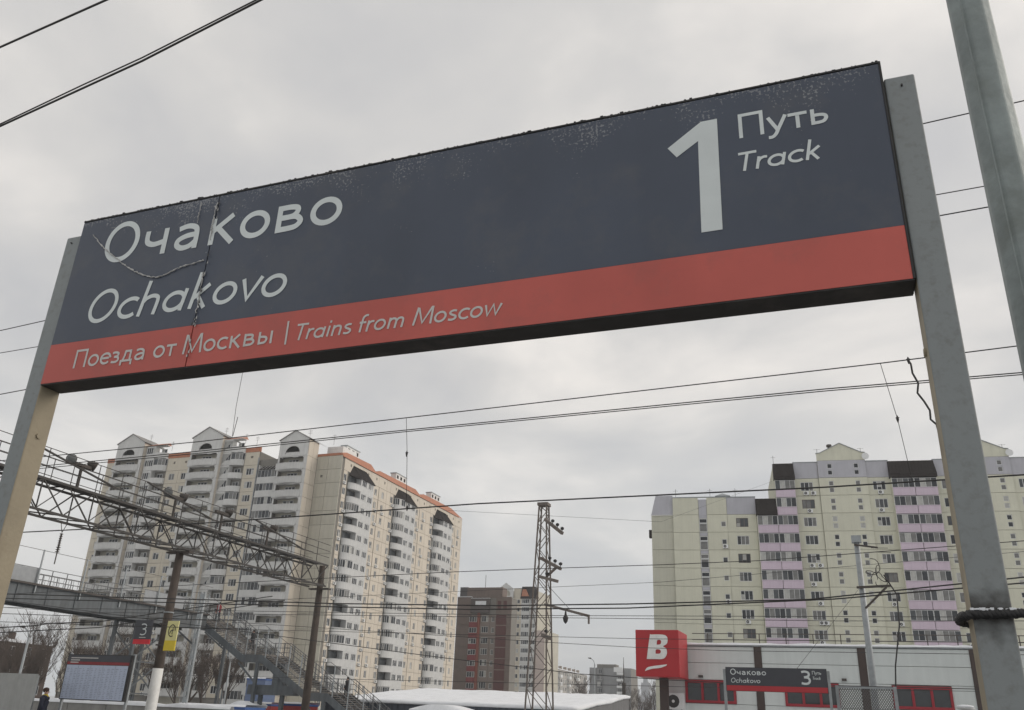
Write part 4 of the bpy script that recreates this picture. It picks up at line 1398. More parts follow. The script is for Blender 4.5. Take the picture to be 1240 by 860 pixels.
def glazing(pts, z0, z1, var, mb=None, open_=()):
    """framed glazing along a path: a pane between every two points, frames at each point"""
    r = random.Random(var * 7 + 1)
    mb = mb or MB()
    f = .05
    for i in range(len(pts) - 1):
        (x0_, y0_), (x1_, y1_) = pts[i], pts[i + 1]
        if i in open_:
            continue
        g_ = 1 + r.choice(GW)
        mb.quad([(x0_, y0_ + .03, z0), (x1_, y1_ + .03, z0), (x1_, y1_ + .03, z1), (x0_, y0_ + .03, z1)], g_)
        for za, zb in ((z0, z0 + f), (z1 - f, z1)):
            mb.quad([(x0_, y0_, za), (x1_, y1_, za), (x1_, y1_, zb), (x0_, y0_, zb)], 0)
    for i, (x, y) in enumerate(pts):
        if i in open_ and i - 1 in open_: continue
        mb.box(x - f / 2, x + f / 2, y - .012, y + .05, z0, z1, 0)
    return mb

# ------------------------------------------------------------------ left apartment tower
M_beige = mat('beige_panel', (0.60, 0.55, 0.455), 0.85, var=0.07, scale=0.5, streak=0.10, rand=0.06, bump=0.1, bscale=20)
M_cream = mat('cream_panel', (0.61, 0.55, 0.465), 0.85, var=0.06, scale=0.5, streak=0.08, rand=0.06, bump=0.1, bscale=20)
M_blank = mat('grey_beige_panel', (0.50, 0.475, 0.40), 0.85, var=0.08, scale=0.4, streak=0.14, rand=0.07)
M_wpan = mat('white_panel', (0.60, 0.60, 0.585), 0.8, var=0.07, scale=0.6, streak=0.12, rand=0.05)
M_orange = mat('orange_roof', (0.42, 0.17, 0.095), 0.7, var=0.12, scale=1.0, streak=0.1)
M_joint = mat('panel_joint', (0.20, 0.19, 0.17), 0.9, var=0.1)
M_darkroof = mat('dark_metal_roof', (0.032, 0.027, 0.025), 0.9, spec=0.2, var=0.15)
FH = 2.8
LB = Block('apartment_tower', 'tall white and beige panel tower with three gables and an orange roof edge', (-110, 150, GZ))
LB.frame(0, 141, 0)
BASE = -4.0
# cores
LB.box('core', -151.0, -110.2, -26, -.15, BASE, 48.3, M_joint)
LB.box('core', -110.2, -97.6, -26, -.5, BASE, 46.6, M_joint)
cE = MB().box(-112, -91.60, 143.05, 203.1, BASE, 46.6)
cE.build('core', M_joint, LB.root)
floorsA = [45.5 - FH * k for k in range(17)]
M_rail_w = M_wpan
def gable_tower(B, y, x0_, x1_, ztop, floors, depth, peak):
    """projecting loggia tower with a pointed gable: one wall panel per storey with an eight-cornered opening"""
    B.frame(0, y, 0)
    wd = x1_ - x0_
    cx_ = (x0_ + x1_) / 2
    def front():
        c = .35
        o = [(-wd / 2, .0), (wd / 2, .0), (wd / 2, FH - .03), (-wd / 2, FH - .03)]
        L_, R_ = -wd / 2 + .35, wd / 2 - .75
        h = [(L_, 1.30), (R_ - .15, 1.30), (R_, 1.30 + c), (R_, 2.30), (R_ - .15 - c * .6, 2.62), (R_ - 1.2, 2.62), (R_ - 1.5, 2.50), (R_ - 2.6, 2.50), (R_ - 2.9, 2.62), (L_, 2.62)]
        return MB().poly([o, h], 0, .16).mesh('loggia_wall', M_wpan)
    fm = cached(('gt', wd), front)
    def para():
        pts = [(-wd / 2 - .25, .3)] + [(-wd / 2 - .25 + (wd - .25) * i / 10, -.10 - .45 * math.sin(math.pi * i / 10)) for i in range(11)] + [(wd / 2 - .5, .3)]
        b = path_band(pts, .02, 1.28, .09)
        b.box(-wd / 2 + .2, wd / 2 - .8, -.2, .05, -.10, .02)
        path_band([(p[0], p[1] - .05) for p in pts], 1.281, 1.36, .16, 0, b)
        return b.mesh('parapet', mat('parapet_white', (0.57, 0.57, 0.555), 0.75, var=0.08, scale=0.8, streak=0.15, rand=0.07))
    pm_ = cached(('gp', wd), para)
    for k, z in enumerate(floors):
        B.put('loggia_wall', fm, cx_, z, 0)
        B.put('parapet', pm_, cx_, z, .02)
        B.put('loggia_window', window_mesh(2.4, 1.5, 3, k % 4), cx_ - .6, z + .9, -1.42)
        B.put('loggia_slab', cached(('ls', wd), lambda: MB().box(-wd / 2 + .1, wd / 2 - .16, .17, 1.5, -.12, .06).mesh('loggia_slab', M_wpan)), cx_, z, 0)
        # the cream side of the tower that looks along the facade
    B.box('loggia_back', x0_ + .05, x1_ - .16, -1.7, -1.5, BASE, floors[0] + FH, M_blank)
    zt_ = floors[0] + FH
    B.box('band', x0_ - .02, x1_ + .02, -.3, .05, zt_ - .02, zt_ + .16, M_wpan)
    # gable with an arched window
    xp = peak - cx_
    arch = [(-1.55, .55)] + [(1.5 * math.cos(math.radians(180 - 15 * i)), .95 + 1.25 * math.sin(math.radians(180 - 15 * i))) for i in range(13)] + [(1.55, .55)]
    ze = ztop[0] - zt_
    g_ = MB().poly([[(-wd / 2, .16), (wd / 2, .16), (wd / 2, ze), (0.0, ztop[1] - zt_), (-wd / 2, ze)], [(a * 1.1 - .2, b * 1.0 - .1) for a, b in arch]], 0, .18)
    B.mesh('gable', g_, M_wpan, cx_, zt_, 0)
    B.mesh('gable_recess', MB().poly([[(-wd / 2 + .1, .16), (wd / 2 - .1, .16), (wd / 2 - .1, ze - .1), (0, ztop[1] - zt_ - .1), (-wd / 2 + .1, ze - .1)]], 2.6, 2.8), M_joint, cx_, zt_, 0)
    B.box('gable_side', x0_ + .0, x0_ + .15, -2.6, -.19, zt_ + .16, ztop[0] - .1, M_wpan)
    B.box('gable_side', x1_ - .3, x1_ - .15, -2.6, -.19, zt_ + .16, ztop[0] - .1, M_wpan)
    B.box('gable_floor', x0_ + .16, x1_ - .31, -2.6, -.19, zt_ + .05, zt_ + .16, M_joint)
    B.mesh('arch_grille', MB().box(-1.7, 1.4, 0, .05, .44, .8), M_wpan, cx_, zt_, -.02)
    rf = MB()
    for a, b in (((-wd / 2 - .25, ze - .12), (0, ztop[1] - zt_ + .06)), ((0, ztop[1] - zt_ + .06), (wd / 2 + .25, ze - .12))):
        rf.quad([(a[0], -.2, a[1] + .04), (b[0], -.2, b[1] + .04), (b[0], 7, b[1] + .04), (a[0], 7, a[1] + .04)])
        rf.quad([(a[0], -.2, a[1] - .12), (b[0], -.2, b[1] - .12), (b[0], -.2, b[1] + .04), (a[0], -.2, a[1] + .04)])
        rf.quad([(a[0], -.2, a[1] - .12), (b[0], -.2, b[1] - .12), (b[0], 7, b[1] - .12), (a[0], 7, a[1] - .12)])
    B.mesh('gable_roof', rf, mat('zinc_roof', (0.22, 0.21, 0.20), 0.6), cx_, zt_, 0)
    # east side wall of the tower
    B.frame(x1_, y, 90)
    nb = max(1, int(round(depth / 2.0)))
    for k, z in enumerate(floors + [zt_]):
        hh = FH if k < len(floors) else ztop[0] - zt_ - .1
        for i in range(nb):
            B.put('side_panel', panel_mesh(round(depth / nb, 3), round(hh, 3), M_cream, th=.14), depth * (i + .5) / nb, z, 0)
    B.frame(x0_, y, 0)
    B.box('side_core', .05, .2, -depth, -.16, BASE, zt_, M_joint)
gable_tower(LB, 139.0, -147.03, -139.63, (51.9, 53.9), floorsA, 2.2, -143.66)
gable_tower(LB, 139.0, -126.5, -118.76, (51.9, 53.95), floorsA, 2.2, -123.1)
floorsC = [43.45 - FH * k for k in range(17)]
gable_tower(LB, 139.2, -104.21, -97.36, (49.8, 51.6), floorsC, 3.7, -101.17)

def white_stack(B, y, x0_, x1_, floors, out, top):
    """white bay: four light window beside a rounded corner balcony"""
    B.frame(0, y, 0)
    wd = x1_ - x0_
    wl = wd * .47
    def bal():
        r = wd - wl
        pts = [(wl, -out)] + [(wl + r * math.sin(math.radians(9 * i)), -out * math.cos(math.radians(9 * i)) * .9 - out * .1 * (1 - i / 10)) for i in range(1, 11)]
        b = path_band(pts, 0, 1.2, .08)
        b.box(wl - .1, wl + .0, -out, 0, 0, FH - .02)
        n0 = len(b.v)
        b.v += [(x, yy, -.08) for x, yy in pts] + [(wl, 0, -.08)]
        b.f.append(tuple(range(n0, n0 + len(pts) + 1))); b.m.append(0)
        return b.mesh('corner_balcony', M_wpan)
    bm_ = cached(('wb', wd, out), bal)
    for k, z in enumerate(floors):
        B.put('wall_panel', panel_mesh(round(wl, 2), FH, M_wpan, ((-1.15, .95, 1.05, 2.4),)), x0_ + wl / 2, z, out)
        B.put('window', window_mesh(2.2, 1.45, 4, k % 5), x0_ + wl / 2 - .05, z + .95, out - .07)
        B.put('corner_balcony', bm_, x0_, z, 0)
        if (k * 7 + int(x0_)) % 3 == 0:
            pts = [(wl + (wd - wl) * math.sin(math.radians(22 * i)) * .98, -out * math.cos(math.radians(22 * i)) * .9) for i in range(0, 5)]
            me = cached(('wg', wd, out, k % 3), lambda: glazing(pts, 1.22, 2.6, k % 3).mesh('balcony_glazing', [M_pvc] + M_g))
            B.put('balcony_glazing', me, x0_, z, 0)
        else:
            B.put('balcony_door', window_mesh(1.5, 2.1, 2, k % 4), x0_ + wl + (wd - wl) * .45, z + .15, -.1)
    B.box('stack_side', x0_ + .02, x0_ + .12, .0, out - .16, BASE, floors[0] + FH, M_wpan)
    zt_ = floors[0] + FH
    m = MB()
    m.quad([(-.1, -out - .1, 0), (wd * .95, -out - .1, 0), (wd * .8, .9, 1.0), (.2, .9, 1.0)])
    m.quad([(wd * .95, -out - .1, 0), (wd + .1, .2, 0), (wd * .8, .9, 1.0)])
    m.quad([(-.1, -out - .1, 0), (.2, .9, 1.0), (-.1, .2, 0)])
    B.mesh('stack_roof', m, M_orange, x0_, zt_, 0)
    B.box('stack_cornice', x0_ - .05, x1_ - .3, -.1, out + .06, zt_ - .1, zt_ + .02, M_wpan)
white_stack(LB, 141.0, -139.4, -134.1, [z + FH for z in floorsA[:1]] + floorsA, 1.2, 51)
white_stack(LB, 141.0, -118.9, -113.9, [z + FH for z in floorsA[:1]] + floorsA, 1.2, 51)
# beige bays beside the stacks
LB.frame(0, 141, 0)
floorsW = [42.7 - FH * k for k in range(16)]
for k, z in enumerate([45.5] + floorsW):
    if k == 0:
        for t, pw in ((-130.55, 7.0), (-112.1, 3.5), (-149.1, 4.0)):
            hs = ((-1.9, 1.5, -1.4, 2.0), (1.2, 1.5, 1.7, 2.0)) if pw > 5 else ((-.3, 1.5, .3, 2.0),)
            LB.put('wall_panel', panel_mesh(pw, 3.0, M_beige, hs), t, z)
    else:
        LB.put('wall_panel', panel_mesh(3.4, FH, M_beige, ((-.75, .75, .75, 2.15),)), -132.35, z)
        LB.put('window', window_mesh(1.5, 1.4, 2, k % 5), -132.35, z + .75, -.07)
        wall_win(LB, -128.9, z, 1.9, 1.4, .75, 3, 3.5, FH, M_beige, k % 5, .1)
        wall_win(LB, -112.1, z, 1.9, 1.4, .75, 3, 3.5, FH, M_beige, k % 6, .15)
        wall_win(LB, -149.1, z, 1.2, 1.4, .75, 2, 4.0, FH, M_beige, k % 3)
for a_, b2 in ((-134.1, -126.6), (-113.9, -110.2), (-151.1, -147.1)):
    LB.mesh('roof_edge', MB().poly([[(0, 0), (b2 - a_, 0), (b2 - a_, 1.0), (0, 1.0)]], -.08, .3), M_orange, a_, 48.3, 0)
LB.box('downpipe', -110.35, -110.15, .0, .16, BASE, 47.0, mat('blue_grey_pipe', (0.23, 0.25, 0.27), 0.6))
# glazed white bay left of the third gable
LB.frame(0, 142.9, 0)
LB.box('bay_core', -110.0, -104.3, -.2, 1.5, BASE, 45.2, M_joint)
for k in range(16):
    z = 42.6 - FH * k
    x0_, wd, out = -109.6, 4.9, 2.4
    me = cached(('cbay', k % 5), lambda: glazing([(i * wd / 6, -out) for i in range(7)], 0, 1.5, k % 5 + 11).mesh('bay_glazing', [M_pvc] + M_g))
    LB.put('bay_glazing', me, x0_, z, 0)
    me = cached('cpar', lambda: MB().box(-.05, wd + .05, -out - .06, -out + .2, -1.28, -.01).box(-.1, wd + .1, -out - .14, -out, -1.29, -1.14).mesh('bay_parapet', M_wpan))
    LB.put('bay_parapet', me, x0_, z, 0)
LB.box('bay_side', -109.66, -109.52, .0, 2.36, BASE, 45.2, M_wpan)
m = MB()
m.quad([(-.1, -2.55, 0), (5.0, -2.55, 0), (4.9, -.2, 2.1), (.9, -.2, 2.1)])
m.quad([(-.1, -2.55, 0), (.9, -.2, 2.1), (-.1, -.2, 0)])
LB.mesh('bay_roof', m, M_darkroof, -109.6, 44.15, 0)
for i in range(6):
    LB.mesh('bay_roof_rib', MB().bar((.1 + .85 * i, -2.52, .06), (1.0 + .72 * i, -.3, 2.05), .06, .06), M_wpan, -109.6, 44.16, 0)
# blank wall to the corner
LB.frame(0, 142.9, 0)
for k in range(18):
    z = 46.9 - FH * k
    ht = FH
    for i, (a_, b2) in enumerate(((-97.34, -94.7), (-94.7, -91.45))):
        hs = ((-.2, 1.2, .35, 1.7),) if k == 1 and i == 0 else ()
        LB.put('blank_panel', panel_mesh(round(b2 - a_, 2), ht, M_blank, hs, gap=.035), (a_ + b2) / 2, z - FH)
LB.mesh('roof_edge', MB().box(0, 5.9, -.06, .4, 0, .35), M_orange, -97.34, 46.9, 0)
LB.box('stair_head', -96.9, -93.2, -8, -2.5, 46.9, 49.6, M_white)
# ---- east facade
LB.frame(-91.45, 0, 90)
floorsE = [41.35 - FH * k for k in range(16)]
secs = (143.9, 163.75, 184.3)
def stack_meshes(var):
    out = 1.35
    def curve(o=0.0, n=8):
        return [(.0, .0)] + [(3.0 - 3.0 * math.cos(math.radians(90 * i / n)) * 1.0, -(out + o) * math.sin(math.radians(90 * i / n))) for i in range(1, n + 1)]
    c = curve()
    par = path_band(c + [(8.3, -out), (8.3, 0)], 0, 1.22, .09)
    path_band([(x, y - (.04 if y < 0 else 0)) for x, y in c + [(8.3, -out), (8.34, 0)]], 1.222, 1.29, .16, 0, par)
    k0 = len(par.v)
    fl_ = c + [(8.3, -out), (8.3, 0)]
    par.v += [(x, y, 0) for x, y in fl_]
    par.f.append(tuple(range(k0, k0 + len(fl_)))); par.m.append(0)
    for xx in (3.15, 5.75):
        par.box(xx - .09, xx + .09, -out - .01, -.1, 1.29, FH - .01)
    par.box(8.2, 8.3, -out, 0, 1.29, FH - .01)
    # white wall strip between the flat windows
    par.box(3.24, 8.2, -out - .004, -out + .1, 2.55, FH - .01)
    for xa_, xb_ in ((3.24, 3.55), (5.35, 5.66), (5.84, 6.15), (7.9, 8.2)):
        par.box(xa_, xb_, -out - .004, -out + .1, 1.291, 2.549)
    return par
SP = stack_meshes(0).mesh('bay_wall', mat('bay_white', (0.55, 0.555, 0.55), 0.7, var=0.07, scale=0.8, streak=0.14, rand=0.06))
def bay_glass(var):
    out = 1.35
    r = random.Random(var)
    n = 6
    c = [(3.0 - 3.0 * math.cos(math.radians(90 * i / n)), -out * math.sin(math.radians(90 * i / n))) for i in range(n + 1)]
    mb = MB()
    if r.random() < .62:
        glazing(c, 1.29, 2.72, var, mb)
    else:
        mb.quad([(.2, -.02, .2), (2.9, -.02, .2), (2.9, -.02, 2.6), (.2, -.02, 2.6)], 2)
    return mb.mesh('bay_glazing', [M_pvc] + M_g)
for si, b0 in enumerate(secs):
    end = secs[si + 1] if si < 2 else 203.2
    for k, z in enumerate(floorsE):
        zz = z - .0
        # window before the bay
        wall_win(LB, b0 + .75, zz, 1.15, 1.4, .68, 2, 1.5, FH, M_cream, k % 5, .6)
        if k < 15:
            LB.put('bay_wall', SP, b0 + 1.9, zz - .62, 0)
            LB.put('bay_glazing', cached(('bg', (k * 5 + si * 3) % 9), lambda: bay_glass((k * 5 + si * 3) % 9)), b0 + 1.9, zz - .62, 0)
            LB.put('bay_window', window_mesh(1.79, 1.25, 3, (k * 3 + si) % 7), b0 + 1.9 + 4.45, zz + .68, 1.31)
            LB.put('bay_window', window_mesh(1.74, 1.25, 3, (k * 5 + si + 2) % 7), b0 + 1.9 + 7.025, zz + .68, 1.31)
        x = b0 + 10.3
        LB.put('wall_panel', panel_mesh(1.9, FH, M_cream), x + .95, zz)
        wall_win(LB, x + 3.1, zz, .95, 1.4, .68, 2, 2.4, FH, M_cream, k % 4, .45)
        wall_win(LB, x + 6.2, zz, .95, 1.4, .68, 2, 3.4, FH, M_cream, (k + 2) % 4, .3)
        rest = end - (x + 7.9)
        if rest > .2:
            LB.put('wall_panel', panel_mesh(round(rest, 2), FH, M_cream), x + 7.9 + rest / 2, zz)
    # technical storey with small vents
    t = b0
    zt_ = 44.15
    while t < end - .5:
        pw = min(3.6, end - t)
        LB.put('wall_panel', panel_mesh(round(pw, 2), 2.45, M_cream, ((.5, 1.2, 1.0, 1.75),) if pw > 2.5 else ()), t + pw / 2, zt_)
        t += pw
    # dark roof over the bay
    m = MB()
    o = 1.6
    m.quad([(.3, -.2, 0), (3.0, -o, -.25), (8.6, -o, -.25), (7.0, .02, 2.35), (1.6, .02, 2.35)])
    m.quad([(8.6, -o, -.25), (8.6, 0, -.25), (7.0, .02, 2.35)])
    m.quad([(.3, -.2, 0), (1.6, .02, 2.35), (.2, .0, 0)])
    m.quad([(.3, -.2, -.02), (3.0, -o, -.27), (8.6, -o, -.27), (8.6, 0, -.27), (.2, 0, -.02)])
    LB.mesh('bay_roof', m, M_darkroof, b0 + 1.9, 43.55, 0)
    for i in range(9):
        LB.mesh('bay_roof_rib', MB().bar((2.0 + .75 * i, -o + .02, -.22), (1.7 + .62 * i, 0, 2.36), .05, .05), M_darkroof, b0 + 1.9, 43.58, 0)
# orange mansard edge, stepped along the roof
m = MB()
pr = [(143.0, 46.6, 47.45), (145.0, 46.6, 48.0), (155.0, 46.6, 48.25), (157.2, 46.6, 47.3), (159.0, 46.6, 47.9), (176.5, 46.6, 48.1), (178.7, 46.6, 47.4), (180.8, 46.6, 48.0), (196.8, 46.6, 48.2), (203.3, 46.6, 47.2)]
for i in range(len(pr) - 1):
    (y0_, a0, b0), (y1_, a1, b1) = pr[i], pr[i + 1]
    m.quad([(y0_, -.18, a0), (y1_, -.18, a1), (y1_, .45, b1), (y0_, .45, b0)])
    m.quad([(y0_, .45, b0), (y1_, .45, b1), (y1_, 6, b1), (y0_, 6, b0)])
m.quad([(143.0, -.18, 46.6), (143.0, .45, 47.45), (143.0, 6, 47.45), (143.0, 6, 46.6)])
LB.mesh('roof_mansard', m, M_orange, 0, 0, 0)
def roof_vent(y, x, n, label_z=49.0):
    LB.frame(x, 0, 90)
    b = LB.box('roof_vent', y, y + n * 1.7, -1.4, 0, 46.8, 50.3, M_white)
    for i in range(n):
        LB.box('vent_opening', y + .4 + i * 1.7, y + 1.2 + i * 1.7, .0, .03, 49.2, 49.95, M_darkroof)
    LB.box('vent_cap', y - .15, y + n * 1.7 + .15, -1.55, .12, 50.3, 50.5, M_galv)
roof_vent(147.5, -93.6, 3); roof_vent(169.5, -93.6, 3); roof_vent(188.3, -93.6, 3)
LB.frame(0, 141, 0)
for x, z in ((-142, 53.6), (-121.5, 53.6), (-116, 51.8), (-113, 51), (-135.5, 51.5), (-100, 51.5), (-94, 50)):
    m = MB().tube([(0, 0, 0), (0, 0, 2.2)], .03, 5)
    for zz in (1.4, 1.7, 2.0):
        m.tube([(-.5, 0, zz), (.5, 0, zz)], .02, 4)
    LB.mesh('antenna', m, M_rust, x, z - .8, -2)
LB.finish()

# ------------------------------------------------------------------ right apartment block
M_yel_p = mat('pale_yellow_panel', (0.635, 0.63, 0.515), 0.85, var=0.06, scale=0.5, streak=0.08, rand=0.04)
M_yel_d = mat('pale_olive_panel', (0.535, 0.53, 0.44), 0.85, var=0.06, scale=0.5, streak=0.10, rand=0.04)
M_lilac = mat('lilac_grey_panel', (0.46, 0.46, 0.50), 0.8, var=0.06, scale=0.6, streak=0.08, rand=0.03)
M_pink = mat('pink_lilac_parapet', (0.60, 0.50, 0.59), 0.75, var=0.06, scale=0.8, streak=0.08, rand=0.05)
TH = math.radians(7.5)
def rs(Xm):
    return Xm / (math.cos(TH) - Xm / 140.0 * math.sin(TH))
RB = Block('apartment_block', 'pale yellow panel block with pink balcony stacks and dark canopy roofs', (0, 150, GZ))
RB.frame(0, 140, 7.5)
s0, s1, s2 = rs(-24.95), rs(-16.2), rs(-11.6)
sb0, sb1, sb2 = rs(-11.5), rs(-8.45), rs(-5.45)
g0, g1 = rs(-1.7), rs(5.4)
c0, c1 = rs(8.7), rs(14.85)
h0, h1 = rs(18.0), rs(25.2)
e1 = rs(30.5)
MJ = mat('pale_joint', (0.34, 0.33, 0.27), 0.9)
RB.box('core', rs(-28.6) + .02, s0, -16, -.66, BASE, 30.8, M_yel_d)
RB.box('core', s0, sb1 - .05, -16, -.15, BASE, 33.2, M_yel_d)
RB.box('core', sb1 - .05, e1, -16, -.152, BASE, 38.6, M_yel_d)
floorsR = [33.5 - FH * k for k in range(13)]
def sp_(a, b, z, ht, mt, holes=(), out=0.0):
    RB.put('wall_panel', panel_mesh(round(b - a, 3), round(ht, 3), mt, holes), (a + b) / 2, z, out)
def rwin(a, b, z, k, wd=1.9, n=3, mt=None, acp=.45, out=0.0, cx_=None):
    c = (a + b) / 2 if cx_ is None else cx_
    o = c - (a + b) / 2
    RB.put('wall_panel', panel_mesh(round(b - a, 3), FH, mt or M_yel_p, ((round(o - wd / 2, 3), .8, round(o + wd / 2, 3), 2.22),)), (a + b) / 2, z, out)
    RB.put('window', window_mesh(wd, 1.42, n, k % 6, M_brownf if rnd() < .08 else None), c, z + .8, out - .07)
    if rnd() < acp:
        RB.put('cooling_unit', AC, c + (rnd() - .4) * 1.0, z + .12, out + .02)
        if rnd() < .25: RB.put('cooling_unit', AC, c + .9, z + .12, out + .02)
# far left return wall with sloped lilac top
f0 = rs(-28.6)
for k in range(13):
    z = 28.05 - FH * k
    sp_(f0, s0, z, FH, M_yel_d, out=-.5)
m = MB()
ww = s0 - f0
m.quad([(0, .0, 0), (ww, .0, 0), (ww, .25, 3.2), (.75, .25, 3.2)])
m.quad([(0, 0, 0), (.75, .25, 3.2), (.75, 6, 3.2), (0, 6, 0)])
m.box(-.05, ww, -.12, .0, -.12, .0)
RB.mesh('sloped_top', m, M_lilac, f0, 30.86, -.5)
RB.box('ledge', f0, s0, -.5, -.3, 30.72, 30.82, M_white)
m = MB().box(0, .5, -.35, .6, 0, 1.2)
RB.mesh('side_box', m, M_darkroof, f0 - .45, 27.3, -1.2)
# blank wing with the stair glazing strip
st0, st1 = rs(-20.75), rs(-19.4)
for k in range(13):
    z = 30.7 - FH * k if k else 30.7
    sp_(s0, st0, z, FH, M_yel_p)
    hs = () if k == 0 else ((round((s1 - st1) / 2 - 1.0, 3), .9, round((s1 - st1) / 2 - .25, 3), 1.7),)
    sp_(st1, s1, z, FH, M_yel_p, hs)
    if k:
        RB.put('small_window', window_mesh(.75, .8, 1, k % 3), s1 - .625, z + .9, -.07)
        if k in (2, 5): RB.put('cooling_unit', AC, s1 - .5, z + .25, .02)
        w_ = st1 - st0 - .1
        RB.put('stair_window', cached(('sw', k % 3), lambda: window_mesh(round(w_, 2), 1.35, 1, k % 3)), (st0 + st1) / 2, z + .05, -.08)
        RB.put('stair_window', cached(('sw2', k % 3), lambda: window_mesh(round(w_, 2), .7, 1, (k + 1) % 3)), (st0 + st1) / 2, z + 1.47, -.08)
        RB.put('stair_panel', cached('spn', lambda: MB().box(-w_ / 2, w_ / 2, 0, .1, 0, .5).mesh('stair_panel', M_lilac)), (st0 + st1) / 2, z + 2.24, -.08)
RB.box('stair_top', st0 + .05, st1 - .05, -.16, -.04, 30.0 + .6, 33.2, M_lilac)
RB.box('parapet_cap', s0 - .1, s1 - .02, -.3, .06, 33.5, 33.62, M_galv)
# left section: windows, lilac head
sp_(s1, s2, 30.7, 2.75, M_lilac)
RB.box('parapet_cap', s1, s2, -.3, .06, 33.45, 33.57, M_galv)
for k, z in enumerate(floorsR[2:]):
    rwin(s1, s2, z, k, 1.85)
# balcony stacks
def balcony(a, b, z, k, par=True):
    wd = b - a
    n = 4
    me = cached(('rb', round(wd, 2), k % 7), lambda: glazing([(wd * i / n, -1.0) for i in range(n + 1)], 0, 1.46, k % 7 + 90).mesh('balcony_glazing', [M_pvc] + M_g))
    RB.put('balcony_glazing', me, a, z + .88, 0)
    me = cached(('rp', round(wd, 2)), lambda: MB().box(0, wd, -1.03, -.9, -.36, .80).box(-.03, wd + .03, -1.10, -.9, .802, .87).box(0, wd, -.9, 0, -.3, -.15).mesh('balcony_parapet', [M_pink]))
    RB.put('balcony_parapet', me, a, z, 0)
def canopy(a, b, z, mt=M_darkroof):
    wd = b - a
    m = MB()
    pts0 = [(-.12, -1.25), (wd + .12, -1.25)]
    m.quad([(-.12, -1.28, 0), (wd + .12, -1.28, 0), (wd + .12, -1.28, .55), (-.12, -1.28, .55)])
    m.quad([(-.12, -1.28, .55), (wd + .12, -1.28, .55), (wd + .0, -.35, 2.75), (.0, -.35, 2.75)])
    m.quad([(-.12, -1.28, 0), (-.12, -1.28, .55), (0, -.35, 2.75), (-.12, .0, 2.75), (-.12, 0, 0)])
    m.quad([(wd + .12, -1.28, 0), (wd + .12, 0, 0), (wd + .12, 0, 2.75), (wd, -.35, 2.75), (wd + .12, -1.28, .55)])
    m.quad([(0, -.35, 2.75), (wd, -.35, 2.75), (wd, 1, 2.75), (0, 1, 2.75)])
    m.quad([(-.12, -1.28, 0), (-.12, 0, 0), (wd + .12, 0, 0), (wd + .12, -1.28, 0)])
    o = RB.mesh('canopy_roof', m, mt, a, z, 0)
    n = int(wd / .45)
    for i in range(n + 1):
        x = wd * i / n
        RB.mesh('canopy_rib', MB().bar((x, -1.29, .55), (x, -.37, 2.74), .04, .05), mt, a, z, 0)
for k, z in enumerate(floorsR):
    if k >= 2:
        balcony(sb0, sb1 - .04, z, k * 3)
    balcony(sb1 + .04, sb2, z, k * 3 + 1)
    balcony(c0, (c0 + c1) / 2 - .04, z, k * 2)
    balcony((c0 + c1) / 2 + .04, c1, z, k * 2 + 3)
    rwin(sb2 + .02, g0, z, k, 1.9)
    rwin(g1, c0 - .02, z, k + 2, 1.85)
    rwin(c1 + .02, h0, z, k + 1, 1.5, 2)
    rwin(h1, e1, z, k + 4, 1.7, cx_=h1 + 1.6)
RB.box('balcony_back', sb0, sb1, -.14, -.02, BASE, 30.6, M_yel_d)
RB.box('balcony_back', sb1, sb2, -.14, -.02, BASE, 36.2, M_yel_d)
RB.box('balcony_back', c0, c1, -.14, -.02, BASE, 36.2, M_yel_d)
RB.box('balcony_side', sb0 - .06, sb0 + .0, .0, .98, BASE, 30.6, M_yel_p)
RB.box('balcony_side', sb1 - .0, sb1 + .035, .0, .98, 30.6, 36.2, M_yel_p)
RB.box('balcony_side', c0 - .06, c0, .0, .98, BASE, 36.2, M_yel_p)
canopy(sb0 - .05, sb1 - .1, 30.35)
canopy(sb1, sb2, 36.0)
canopy(c0 - .05, c1 + .05, 36.0)
for a, b in ((sb2 + .02, g0), (g1, c0 - .02), (c1 + .02, h0), (h1, e1)):
    sp_(a, b, 36.3, 2.6, M_lilac)
    RB.box('parapet_cap', a, b, -.3, .06, 38.9, 39.02, M_galv)
